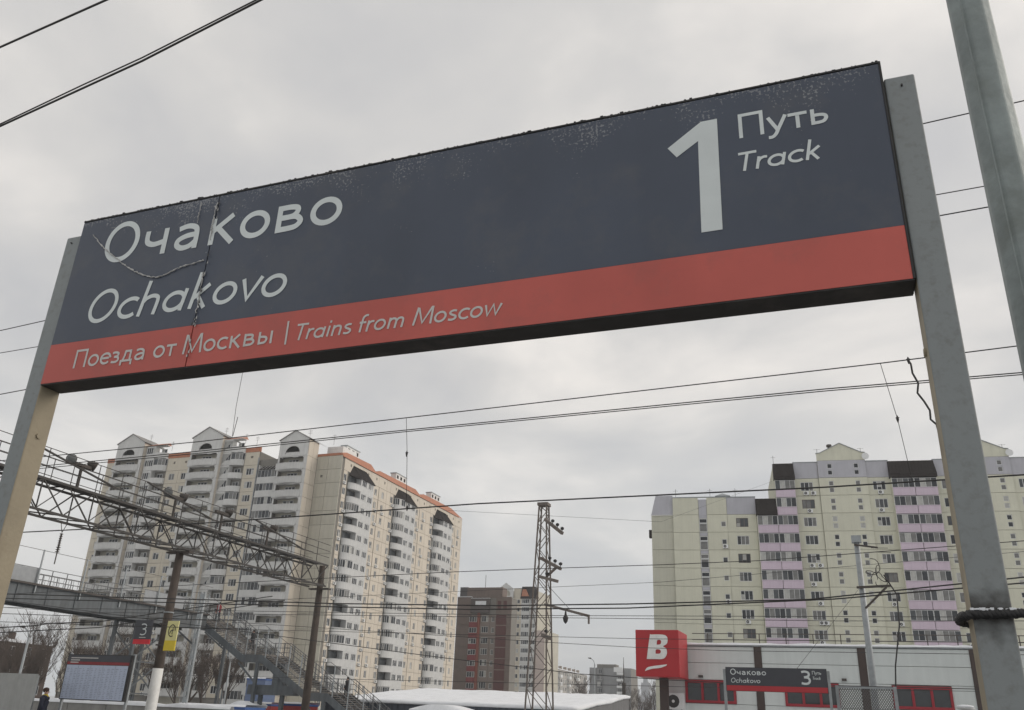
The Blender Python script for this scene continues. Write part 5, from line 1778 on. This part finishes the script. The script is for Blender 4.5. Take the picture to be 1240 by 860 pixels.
# gabled sections with paired small windows
for a, b in ((g0, g1), (h0, h1)):
    wd = b - a
    xs = (wd * .25, wd * .80)
    for k in range(-1, 13):
        z = 33.5 - FH * k
        hs = []
        for x in xs:
            o = round(x - wd / 2, 3)
            hs += [(round(o - .36, 3), .45, round(o + .36, 3), 1.20), (round(o - .36, 3), 1.50, round(o + .36, 3), 2.28)]
            for zz in (.45, 1.50):
                RB.put('small_window', window_mesh(.72, .77, 1, (k + int(x)) % 4), a + x, z + zz, .23)
        RB.put('wall_panel', panel_mesh(round(wd, 3), FH, M_lilac if k < 0 else M_yel_p, tuple(hs)), (a + b) / 2, z, .3)
    RB.box('section_core', a, b, -.15, .155, BASE, 39.1, MJ)
    m = MB().poly([[(0, 0), (wd, 0), (wd, 1.15), (wd * .93, 1.2), (wd * .5, 2.75), (wd * .07, 1.2), (0, 1.15)]], 0, .3)
    RB.mesh('gable', m, M_yel_p, a, 39.1, .3)
    m = MB()
    for p, q in (((-.1, 1.16), (wd * .07, 1.22)), ((wd * .07, 1.22), (wd * .5, 2.77)), ((wd * .5, 2.77), (wd * .93, 1.22)), ((wd * .93, 1.22), (wd + .1, 1.16))):
        m.bar((p[0], .12, p[1] + .04), (q[0], .12, q[1] + .04), .5, .08)
    RB.mesh('gable_coping', m, M_galv, a, 39.1, .3)
    m = MB().tube([(0, 0, 0), (0, 0, 1.2), (0, 0, 1.25), (0, 0, 1.6)], [.25, .25, .45, .4], 8)
    RB.mesh('roof_vent', m, M_rust, a + wd * .32, 40.6, -1.5)
    m = MB().tube([(0, -.1, 0), (0, 0, 0), (0, .12, 0)], [.55, .5, .1], 14)
    RB.mesh('satellite_dish', m, M_plast, b + .05, 39.6, .5)
    for x in (.3, wd - .3):
        RB.mesh('antenna', MB().tube([(0, 0, 0), (0, 0, 1.2)], .03, 5).tube([(-.5, 0, 1.1), (.5, 0, 1.1)], .02, 4), M_rust, a + x, 40.2, -1)
for x, z in ((s0 + .5, 33.5), (s0 + 6, 33.5), (sb1 + .2, 38.8), (s0 + 10, 33.5)):
    RB.mesh('antenna', MB().tube([(0, 0, 0), (0, 0, 1.8)], .03, 5).tube([(-.4, 0, 1.5), (.4, 0, 1.5)], .02, 4), M_rust, x, z, -1.5)
m = MB().box(-1, 1, 0, 2, 0, .8); m.v += [(-1.2, -.2, .8), (1.2, -.2, .8), (1.2, 2.2, .8), (-1.2, 2.2, .8), (0, 1, 1.5)]
k_ = len(m.v) - 5
for f in ((0, 1, 4), (1, 2, 4), (2, 3, 4), (3, 0, 4)):
    m.f.append(tuple(k_ + i for i in f)); m.m.append(0)
RB.mesh('roof_hood', m, M_galv, s0 + 8.0, 33.5, -2.5)
RB.finish()

# ------------------------------------------------------------------ brown brick block
BB = Block('brick_block', 'brown brick block with red window stack and dark red panel strip', (-93, 232, GZ))
BB.frame(0, 226, 0)
M_brk = mat('brown_brick', (0.185, 0.145, 0.125), 0.9, var=0.12, scale=0.6, streak=0.12, rand=0.05)
M_brk2 = mat('grey_brown_brick', (0.235, 0.195, 0.17), 0.9, var=0.12, scale=0.6, rand=0.05)
M_rbr = mat('dark_red_brick', (0.105, 0.042, 0.038), 0.85, var=0.12, rand=0.06)
M_ror = mat('red_orange_strip', (0.235, 0.075, 0.05), 0.8, var=0.08)
M_rpan = mat('red_balcony_panel', (0.20, 0.04, 0.04), 0.7, var=0.08)
bh = 2.85
BB.box('core', -101.6, -85.3, -4.5, -.15, BASE, 29.6, M_joint)
BB.box('penthouse', -101.6, -99.2, -4.4, -1.5, 29.6, 32.8, mat('dark_grey_brick', (0.10, 0.095, 0.095), 0.9))
BB.box('penthouse', -99.2, -88.5, -4.4, -1, 29.6, 32.6, M_brk)
BB.box('roof_snow', -101.7, -97.4, -4, .1, 29.9, 30.05, M_snow)
for k in range(11):
    z = 22.35 - bh * k
    hs = ()
    BB.put('wall_panel', panel_mesh(4.2, bh, M_brk), -99.5, z)
    BB.put('wall_panel', panel_mesh(2.9, bh, M_brk2, ((-1.0, .9, 1.0, 2.5),)), -93.0, z)
    BB.put('window', window_mesh(2.0, 1.6, 3, k % 5), -93.0, z + .9, -.07)
    BB.put('balcony_panel', cached('bbp', lambda: MB().box(-1.15, 1.15, -.5, .1, -.6, .78).mesh('balcony_panel', M_rpan)), -96.35, z)
    BB.put('window', window_mesh(2.2, 1.4, 3, (k + 1) % 5), -96.35, z + .79, .42)
    BB.put('small_window', window_mesh(.9, 1.3, 1, k % 4), -90.6, z + .9, -.07)
    BB.put('wall_panel', panel_mesh(1.7, bh, M_brk2, ((-.45, .9, .45, 2.2),)), -90.65, z)
    BB.put('brick_panel', cached('bkp', lambda: MB().box(-1.5, 1.5, -.05, .14, .1, bh - .15).mesh('brick_panel', M_rbr)), -88.2, z)
    BB.put('wall_panel', panel_mesh(1.35, bh, M_brk), -85.95, z)
    BB.put('wall_panel', panel_mesh(.5, bh, M_brk), -97.45 + .05, z)
BB.box('pilaster', -95.15, -94.45, -.1, .35, BASE, 26.5, M_ror)
BB.box('backing', -89.8, -86.62, -.14, -.03, BASE, 29.6, M_brk2)
BB.box('backing', -97.6, -95.1, -.14, -.03, BASE, 25.2, M_brk2)
for a, b, mt in ((-101.6, -97.2, M_brk), (-89.9, -85.3, M_brk)):
    BB.put('wall_panel', panel_mesh(round(b - a, 2), 4.7, mt), (a + b) / 2, 25.2)
BB.box('top_balcony', -97.2, -91.6, -.1, .7, 25.6, 29.4, mat('dark_canopy', (0.10, 0.085, 0.08), 0.8))
BB.box('canopy_snow', -95.8, -92.6, .3, .75, 27.6, 28.7, M_snow)
BB.box('snow_ledge', -97.2, -91.6, -.1, .75, 29.41, 29.5, M_snow)
for x in (-88.9, -87.2):
    BB.box('top_window', x - .5, x + .5, -.0, .06, 26.4, 28.8, M_rbr)
BB.box('antenna_mast', -95.0, -94.9, -4, -3.9, 32.6, 36.5, M_rust)
BB.finish()

# ------------------------------------------------------------------ cream gabled tower behind it
PB = Block('gabled_tower', 'cream panel tower with a pointed gable behind the brick block', (-108, 305, GZ))
PB.frame(0, 298, 0)
PB.box('core', -119, -103.0, -16, -.75, BASE, 41.5, M_blank)
PB.box('core', -103.0, -99.6, -16, -.152, BASE, 27.8, M_blank)
for k in range(14):
    z = 36.2 - FH * k
    PB.put('loggia', cached('plg', lambda: MB().box(-2.9, 2.9, -.8, .1, 0, 1.2).box(2.0, 2.9, -.8, .1, 1.2, FH - .02).mesh('loggia', M_wpan)), -114.6, z)
    PB.put('wall_panel', panel_mesh(5.8, FH, M_blank), -114.6, z, -.6)
    PB.put('wall_panel', panel_mesh(3.1, FH, M_beige, ((-.8, .8, .8, 2.2),)), -110.15, z)
    PB.put('window', window_mesh(1.6, 1.4, 2, k % 4), -110.15, z + .8, -.07)
    PB.put('wall_panel', panel_mesh(3.2, FH, M_wpan, ((-1.4, .8, 1.4, 2.3),)), -107.0, z, .5)
    PB.put('window', window_mesh(2.8, 1.5, 4, (k + 2) % 5), -107.0, z + .8, .43)
    PB.put('wall_panel', panel_mesh(2.4, FH, M_wpan, ((-.9, .8, .9, 2.3),)), -104.2, z, .2)
    PB.put('window', window_mesh(1.8, 1.5, 2, (k + 3) % 5), -104.2, z + .8, .13)
    if k > 3:
        PB.put('wall_panel', panel_mesh(3.4, FH, mat('pink_beige_panel', (0.50, 0.42, 0.38), 0.85, var=0.06, rand=0.05)), -101.3, z, 0)
PB.mesh('gable', MB().poly([[(0, 0), (5.8, 0), (5.8, 3.2), (2.9, 5.3), (0, 3.2)], [(1.2, .6), (4.6, .6)] + [(2.9 + 1.7 * math.cos(math.radians(18 * i)), 1.2 + 1.5 * math.sin(math.radians(18 * i))) for i in range(11)]], 0, .3), M_wpan, -117.5, 39.0, .8)
PB.box('gable_recess', -117.2, -112.0, -.3, -.2, 39, 42.0, M_blank)
PB.box('top_storey', -111.7, -106.3, -.5, .02, 39.0, 42.4, M_beige)
PB.mesh('bay_roof', MB().poly([[(0, 0), (7.0, 0), (5.6, 4.2), (.6, 4.2)]], 0, .4), M_darkroof, -108.9, 38.6, .9)
PB.mesh('orange_roof', MB().poly([[(0, 0), (2.8, 0), (1.6, 2.4), (.4, 2.4)]], 0, .4), M_orange, -108.3, 39.4, 1.4)
PB.finish()

# ------------------------------------------------------------------ five storey block, seen along its long side
FB = Block('panel_house', 'long five storey pale panel house with white balconies', (-115, 360, GZ))
M_pan5 = mat('dull_white_panel', (0.46, 0.44, 0.41), 0.9, var=0.1, scale=0.4, streak=0.15, rand=0.06)
M_end5 = mat('end_wall_brown', (0.30, 0.255, 0.215), 0.9, var=0.08, streak=0.1)
FB.frame(-109.6, 330, 92.2)
FB.box('core', 0, 68, -11, -.15, BASE, 17.6, M_joint)
for k in range(5):
    z = 14.6 - 2.9 * k
    for i in range(19):
        t = 1.8 + 3.55 * i
        if i % 4 in (1,):
            FB.put('wall_panel', panel_mesh(3.55, 2.9, M_pan5, ((-1.2, .1, 1.2, 2.4),)), t, z)
            FB.put('window', window_mesh(2.4, 2.3, 3, (k + i) % 5), t, z + .1, -.07)
            FB.put('balcony', cached('b5', lambda: MB().box(-1.6, 1.6, -1.1, -1.0, -.1, 1.0).box(-1.6, 1.6, -1.0, 0, -.15, 0).box(-1.6, -1.5, -1, 0, 0, 1).box(1.5, 1.6, -1, 0, 0, 1).mesh('balcony', M_plast)), t, z, 0)
        else:
            FB.put('wall_panel', panel_mesh(3.55, 2.9, M_pan5, ((-.9, .9, .9, 2.4),)), t, z)
            FB.put('window', window_mesh(1.8, 1.5, 2, (k * 3 + i) % 6), t, z + .9, -.07)
FB.frame(-109.6, 330, 0)
for k in range(5):
    for i in range(3):
        FB.put('end_panel', panel_mesh(3.6, 2.9, M_end5), -1.9 - 3.62 * i, 14.6 - 2.9 * k, .02)
FB.frame(-109.6, 330, 92.2)
FB.box('roof_edge', -.3, 68.3, -11.2, .3, 17.6, 17.9, M_snow)
for i in range(9):
    FB.box('chimney', 3 + 7.5 * i, 4.2 + 7.5 * i, -4, -2.8, 17.9, 19.6, M_end5)
FB.finish()

# ------------------------------------------------------------------ grey nine storey block
GB9 = Block('grey_panel_block', 'grey nine storey panel block behind the street lamp', (-107, 428, GZ))
M_gr9 = mat('grey_panel', (0.265, 0.27, 0.275), 0.9, var=0.12, scale=0.3, streak=0.15, rand=0.08)
GB9.frame(0, 420, 0)
GB9.box('core', -117.4, -97.2, -14, -.15, BASE, 22.3, M_joint)
for k in range(9):
    z = 19.4 - 2.85 * k
    for i in range(6):
        t = -117.4 + 3.37 * (i + .5)
        if i == 4:
            GB9.put('wall_panel', panel_mesh(3.37, 2.85, M_gr9, ((-1.3, .2, 1.3, 2.3),)), t, z)
            GB9.put('window', window_mesh(2.6, 2.1, 3, (k + i) % 5), t, z + .2, -.07)
            GB9.put('balcony', cached('b9', lambda: MB().box(-1.6, 1.6, -1.2, -1.1, -.1, 1.0).box(-1.6, 1.6, -1.1, 0, -.15, 0).mesh('balcony', M_plast)), t, z)
        elif i == 1:
            GB9.put('wall_panel', panel_mesh(3.37, 2.85, mat('dark_grey_panel', (0.15, 0.15, 0.15), 0.9), ((-1.2, .3, 1.2, 2.3),)), t, z, .4)
            GB9.put('window', window_mesh(2.4, 2.0, 3, (k + i) % 3), t, z + .3, .33)
        else:
            GB9.put('wall_panel', panel_mesh(3.37, 2.85, M_gr9), t, z)
GB9.box('roof_hut', -114.2, -105.0, -8, -2, 22.3, 24.0, M_joint)
GB9.box('white_head', -105.2, -101.0, -.1, 1.3, 20.5, 22.6, M_plast)
GB9.finish()

# ------------------------------------------------------------------ towers far away in the haze
def far_tower(px0, px1, py, Y, label):
    a, b = at(px0, py, Y), at(px1, py, Y)
    B = Block('distant_tower', label, ((a.x + b.x) / 2, Y, GZ))
    B.root['group'] = 'towers in the haze'
    B.frame(a.x, Y, 0)
    wd = b.x - a.x
    mt = mat('far_concrete', (0.24, 0.25, 0.27), 0.9)
    B.box('core', .2, wd - .2, -wd, -.3, BASE, a.z - 2, mt)
    n = int((a.z - BASE) / 6)
    for k in range(n):
        B.box('storey_band', 0, wd, -wd, 0, BASE + 6 * k, BASE + 6 * k + 4.2, mt)
    B.box('roof_hut', wd * .25, wd * .75, -wd * .7, -wd * .3, a.z - 2, a.z + 4, mt)
far_tower(776, 785.5, 825, 1500, 'pale tower block almost lost in the haze left of the red cube')
far_tower(766, 774, 838, 1300, 'faint lower tower in the haze beside the grey panel block')
far_tower(786, 797, 842, 1250, 'faint low tower in the haze just below the red cube')

# ------------------------------------------------------------------ brick house at the far left
HB = Block('brick_house', 'old brown brick house with a snowy roof behind bare trees at far left', (-138, 105, GZ))
M_oldb = mat('old_red_brick', (0.095, 0.070, 0.058), 0.9, var=0.15, scale=0.5, streak=0.1, rand=0.05)
hz0 = at(30, 776, 113).z
HB.frame(-132.0, 92.0, 90)
L_ = 28.6
HB.box('core', .1, L_, -14, -.15, BASE, hz0 - .3, M_oldb)
for k in range(4):
    z = hz0 - .3 - 3.0 * (k + 1)
    for i in range(8):
        t = L_ - 3.3 * (i + .5)
        HB.put('wall_panel', panel_mesh(3.3, 3.0, M_oldb, ((-.65, .9, .65, 2.4),)), t, z)
        HB.put('window', window_mesh(1.3, 1.5, 2, (i + k) % 5), t, z + .9, -.07)
m = MB()
m.v += [(-.4, -.5, 0), (L_ + .4, -.5, 0), (L_ + .4, 14.5, 0), (-.4, 14.5, 0), (3, 7, 1.1), (L_ - 3, 7, 1.1)]
for f in ((0, 1, 5, 4), (1, 2, 5), (2, 3, 4, 5), (3, 0, 4), (0, 3, 2, 1)):
    m.f.append(f); m.m.append(0)
HB.mesh('snow_roof', m, M_snow, 0, hz0 - .3, 0)
for i in range(3):
    HB.box('chimney', L_ - 5 - 7 * i, L_ - 4.2 - 7 * i, -5.5, -4.7, hz0 + .2, hz0 + 1.6, M_oldb)
HB.finish()

# ------------------------------------------------------------------ bare trees
M_bark = mat('dark_bark', (0.055, 0.045, 0.038), 0.9, var=0.3, scale=3, bump=0.5, bscale=12)
M_twig = mat('bare_twigs', (0.075, 0.058, 0.048), 0.9, var=0.25, scale=2)
def bare_tree(px, pytop, Y, label, seed, spread=.32, group='bare trees below the tower blocks', dens=1.0, ground=GZ):
    r = random.Random(seed)
    q = at(px, pytop, Y)
    base = Vector((q.x, Y, ground - .2))
    Ht = q.z - ground
    t = thing('bare_tree', label, 'tree', (q.x, Y, ground), group)
    tr, crn = MB(), MB()
    tw = []
    def branch(p, d, L, rad, lev):
        n = 4 if lev < 3 else 3
        pts, rs_ = [p], [rad]
        dd = d.copy()
        for i in range(n):
            dd = (dd + Vector((r.uniform(-1, 1), r.uniform(-1, 1), r.uniform(-.4, .8))) * (.16 if lev < 2 else .24)).normalized()
            pts.append(pts[-1] + dd * (L / n)); rs_.append(rad * (1 - .55 * (i + 1) / n))
        (tr if lev == 0 else crn).tube(pts, rs_, 7 if lev == 0 else (5 if lev == 1 else 3), 0, lev < 2)
        if lev >= 4: return
        nb = int((9, 6, 5, 4)[lev] * dens + r.random())
        for i in range(nb):
            f = r.uniform(.3, 1.0) if lev else r.uniform(.35, 1.0)
            k = min(int(f * n), n - 1)
            pp = pts[k].lerp(pts[k + 1], f * n - k)
            a = r.uniform(0, 6.283)
            side = Vector((math.cos(a), math.sin(a), 0))
            nd = (dd * r.uniform(.5, 1.0) + side * r.uniform(.45, .95) * (spread / .32) + Vector((0, 0, .62))).normalized()
            branch(pp, nd, L * r.uniform(.42, .66), max(rad * .5 * (1 - .4 * f), .012 + .00006 * Y), lev + 1)
    branch(base, Vector((r.uniform(-.05, .05), r.uniform(-.05, .05), 1)), Ht * .62, Ht * .019 + .03, 0)
    tr.build('trunk', M_bark, t, True)
    crn.build('crown', M_twig, t)
trees = [(12, 768, 90, 'bare tree at the left edge in front of the brick house'), (38, 752, 96, 'tallest bare tree before the brick house, behind the pale lamp post'),
         (62, 756, 100, 'bare tree between the brick house and the left tower'), (82, 788, 84, 'short bare tree at the corner of the left tower behind the timetable'),
         (115, 778, 95, 'bare tree behind the timetable board'), (140, 768, 92, 'bare tree just right of the timetable board'),
         (165, 772, 100, 'bare tree behind the dark number plate'), (238, 782, 96, 'bare tree right of the channel post under the stairs'),
         (256, 775, 105, 'taller bare tree under the upper stair flight'), (283, 786, 100, 'bare tree beside the blue kiosk'),
         (2, 758, 104, 'tall bare tree cut by the left edge of the picture'), (25, 775, 84, 'low bare tree left of the pale lamp post'),
         (52, 772, 88, 'low bare tree right of the pale lamp post'), (102, 772, 104, 'bare tree behind the left half of the timetable board'),
         (223, 795, 90, 'low bare tree behind the foot of the channel post'), (270, 795, 92, 'low bare tree left of the blue kiosk'),
         (196, 790, 98, 'bare tree behind the white foot of the brown pole')]
for i, (px, py, Y, lab) in enumerate(trees):
    bare_tree(px, py, Y, lab, 100 + i)
for i, (px, py, Y, lab) in enumerate([(765, 833, 330, 'small distant bare tree below the red cube'), (777, 840, 300, 'distant bare tree beside the cube post'),
        (792, 828, 320, 'distant bare tree at the foot of the yellow block'), (708, 823, 320, 'distant bare tree between the panel house and grey block'),
        (701, 826, 300, 'low distant bare tree beside the panel house'), (783, 845, 260, 'lowest distant bare tree left of the cube post')]):
    bare_tree(px, py, Y, lab, 300 + i, group='bare trees far behind the market hall', dens=.9)

# ------------------------------------------------------------------ people
M_skin = mat('skin', (0.50, 0.32, 0.25), 0.6, var=0.05)
def cloth(n, c):
    return mat('cloth_' + n, c, 0.9, var=0.2, scale=6, bump=0.2, bscale=30)
def crosshead():
    a, b = at(303, 829, 66.0), at(357, 843, 66.0)
    MB().box(a.x, b.x, 65.7, 66.6, b.z, a.z).build('crosshead', M_gird, br)
    for f in (.25, .72):
        x = a.x + (b.x - a.x) * f
        rod('support_leg', (x, 66.1, GZ - .2), (x, 66.1, b.z - .002), .3, .3, M_gird, br)
    c = at(338, 822, 66.0)
    MB().box(c.x - .55, c.x + .55, 65.8, 66.5, a.z + .002, 3.25).build('landing_pier', M_gird, br)
crosshead()
def person(label, foot, face, coat, trousers, hair, height=1.74, stride=.0, group=None, bag=None, collar=None, longcoat=False, bulk=1.12):
    """one continuous body grown over a skeleton; face = heading in degrees (0 = +X)"""
    t = thing('person', label, 'person', foot, group)
    s = height / 1.75
    bm_v, bm_e, rad, zone = [], [], [], []
    def V(x, y, z, r, zn, link=None):
        bm_v.append((x * s, y * s * (bulk if zn < 2 else 1), z * s)); rad.append(r * s * (bulk if zn < 2 else 1)); zone.append(zn)
        if link is not None: bm_e.append((link, len(bm_v) - 1))
        return len(bm_v) - 1
    # x forward, y left
    pel = V(0, 0, .95, .15, 1)
    wai = V(0, 0, 1.12, .145, 0, pel)
    che = V(.01, 0, 1.32, .165, 0, wai)
    upp = V(0, 0, 1.43, .12, 0, che)
    nek = V(.01, 0, 1.50, .062, 2, upp)
    hd0 = V(.025, 0, 1.58, .085, 2, nek)
    hd1 = V(.02, 0, 1.67, .092, 2, hd0)
    for sd_ in (-1, 1):
        st_ = stride * sd_
        hip = V(0, .10 * sd_, .88, .10, 1, pel)
        kne = V(.10 * st_ + .03, .11 * sd_, .50, .068, 1, hip)
        ank = V(.28 * st_ - .02, .11 * sd_, .09, .050, 1, kne)
        V(.28 * st_ + .14, .12 * sd_, .045, .042, 3, ank)
        sh = V(0, .18 * sd_, 1.41, .085, 0, upp)
        el_ = V(-.03 - .10 * st_, .25 * sd_, 1.13, .062, 0, sh)
        wr = V(.12 - .12 * st_, .25 * sd_, .92, .040, 0, el_)
        pm_ = V(.15 - .12 * st_, .25 * sd_, .86, .032, 2, wr)
        for i in range(4):
            f1 = V(.15 + .012 * i - .12 * st_, (.235 + .016 * i) * sd_, .80 - .004 * i, .010, 2, pm_)
            V(.13 + .012 * i - .12 * st_, (.232 + .016 * i) * sd_, .765 + .006 * abs(i - 1), .009, 2, f1)
        th_ = V(.185 - .12 * st_, .225 * sd_, .84, .011, 2, wr)
        V(.20 - .12 * st_, .218 * sd_, .80, .010, 2, th_)
    me = bpy.data.meshes.new('body')
    me.from_pydata(bm_v, bm_e, [])
    o = bpy.data.objects.new('body', me)
    C.objects.link(o)
    mo = o.modifiers.new('skin', 'SKIN')
    for i, sv in enumerate(me.skin_vertices[0].data):
        sv.radius = (rad[i], rad[i]); sv.use_root = (i == 0)
    sub = o.modifiers.new('sub', 'SUBSURF'); sub.levels = 1; sub.render_levels = 1
    dg = bpy.context.evaluated_depsgraph_get()
    em = bpy.data.meshes.new_from_object(o.evaluated_get(dg))
    bpy.data.objects.remove(o)
    for m_ in (coat, trousers, M_skin, M_black): em.materials.append(m_)
    bv_ = [Vector(v) for v in bm_v]
    for p in em.polygons:
        c = p.center
        best = min(range(len(bv_)), key=lambda i: (bv_[i] - c).length - rad[i] * .6)
        zn = zone[best]
        if longcoat and c.z > .55 * s and zn == 1: zn = 0
        if zn == 1 and c.z > .88 * s: zn = 0
        p.material_index = zn
        p.use_smooth = True
    a = math.radians(face)
    def part(nm, me_, par=t):
        ob = bpy.data.objects.new(nm, me_)
        C.objects.link(ob); ob.parent = par; ob.rotation_euler = (0, 0, a if par is t else 0)
        return ob
    bo = part('body', em)
    h = MB()
    pts, rs_ = [], []
    for i in range(7):
        f = i / 6
        pts.append((.0 * s, 0, (1.60 + .175 * f) * s)); rs_.append((.088 + .022 * math.sin(math.pi * min(f * 1.1, 1))) * s if i < 6 else .03 * s)
    h.tube([(p[0] - .012, p[1], p[2]) for p in pts], rs_, 12)
    part('hair', h.mesh('hair', hair), bo)
    f_ = MB()
    f_.tube([(.105 * s, 0, 1.625 * s), (.135 * s, 0, 1.60 * s), (.10 * s, 0, 1.592 * s)], [.008, .014, .01], 6)
    part('nose', f_.mesh('nose', M_skin), bo)
    for sd_ in (-1, 1):
        part('eye', MB().box(.1 * s, .113 * s, (.035 * sd_ - .01) * s, (.035 * sd_ + .01) * s, 1.632 * s, 1.642 * s).mesh('eye', M_black), bo)
        part('ear', MB().tube([(.01, .095 * sd_, 1.64 * s), (.0, .104 * sd_, 1.615 * s), (.012, .095 * sd_, 1.59 * s)], [.01, .016, .008], 6).mesh('ear', M_skin), bo)
    part('mouth', MB().box(.098 * s, .11 * s, -.025 * s, .025 * s, 1.562 * s, 1.568 * s).mesh('mouth', mat('lips', (0.35, 0.14, 0.12), 0.6)), bo)
    if longcoat:
        sk = MB().tube([(0, 0, 1.0 * s), (0, 0, .8 * s), (-.01, 0, .55 * s)], [.185 * s, .215 * s, .235 * s], 14)
        part('coat_skirt', sk.mesh('coat_skirt', coat), bo)
    if collar:
        part('collar', MB().tube([(0, 0, 1.44 * s), (0, 0, 1.49 * s), (0, 0, 1.525 * s)], [.135 * s, .115 * s, .085 * s], 14).mesh('collar', collar), bo)
    if bag:
        bgm = MB().box(-.30 * s, -.14 * s, -.17 * s, .17 * s, .98 * s, 1.42 * s)
        bo2 = part('backpack', bgm.mesh('backpack', bag), bo)
        b2 = bo2.modifiers.new('b', 'BEVEL'); b2.width = .05; b2.segments = 3
    return t
def stair_z(x):
    for (xa, za), (xb, zb) in segs:
        if xa <= x <= xb: return za + (zb - za) * (x - xa) / (xb - xa) + .03
    return 0
GP = 'people on the stairs'
xr = at(264, 745, 67.2).x
person('person in a red jacket near the top of the stairs', (xr, 67.2, 6.98 if xr < -54.6 else stair_z(xr)), 180, cloth('red', (0.20, 0.022, 0.028)), cloth('dark', (0.03, 0.03, 0.035)), cloth('hat', (0.035, 0.03, 0.03)), 1.76, .5, GP)
xr = at(306, 775, 67.3).x
person('person in dark clothes walking on the upper stair flight', (xr, 67.3, stair_z(xr)), 180, cloth('black', (0.022, 0.022, 0.025)), cloth('dark', (0.03, 0.03, 0.035)), cloth('hair', (0.03, 0.022, 0.018)), 1.72, .5, GP)
xr = at(420, 835, 67.0).x
person('person in a long black coat near the bottom of the stairs', (xr, 67.0, stair_z(xr)), 180, cloth('black', (0.022, 0.022, 0.025)), cloth('dark', (0.03, 0.03, 0.035)), cloth('hair', (0.03, 0.022, 0.018)), 1.72, .4, GP, longcoat=True)
q = at(57, 833, 28.7)
person('person in a navy jacket with a yellow collar on the platform at lower left', (q.x, 28.7, -1.6), 35, cloth('navy', (0.018, 0.022, 0.04)), cloth('navy2', (0.02, 0.022, 0.035)), cloth('hair2', (0.055, 0.03, 0.022)), 1.87, .2, collar=cloth('yellow', (0.65, 0.48, 0.03)), bulk=1.32)

# ------------------------------------------------------------------ haze
hz = MB().box(-1200, 900, -60, 1900, GZ - 1.5, 120)
hm = bpy.data.materials.new('winter_haze')
hm.use_nodes = True
ht_ = hm.node_tree
ht_.nodes.clear()
pv = ht_.nodes.new('ShaderNodeVolumePrincipled')
pv.inputs['Color'].default_value = (0.93, 0.96, 1.0, 1)
pv.inputs['Density'].default_value = 0.00042
ou = ht_.nodes.new('ShaderNodeOutputMaterial')
ht_.links.new(pv.outputs[0], ou.inputs['Volume'])
tag(hz.build('haze', hm), kind='stuff')
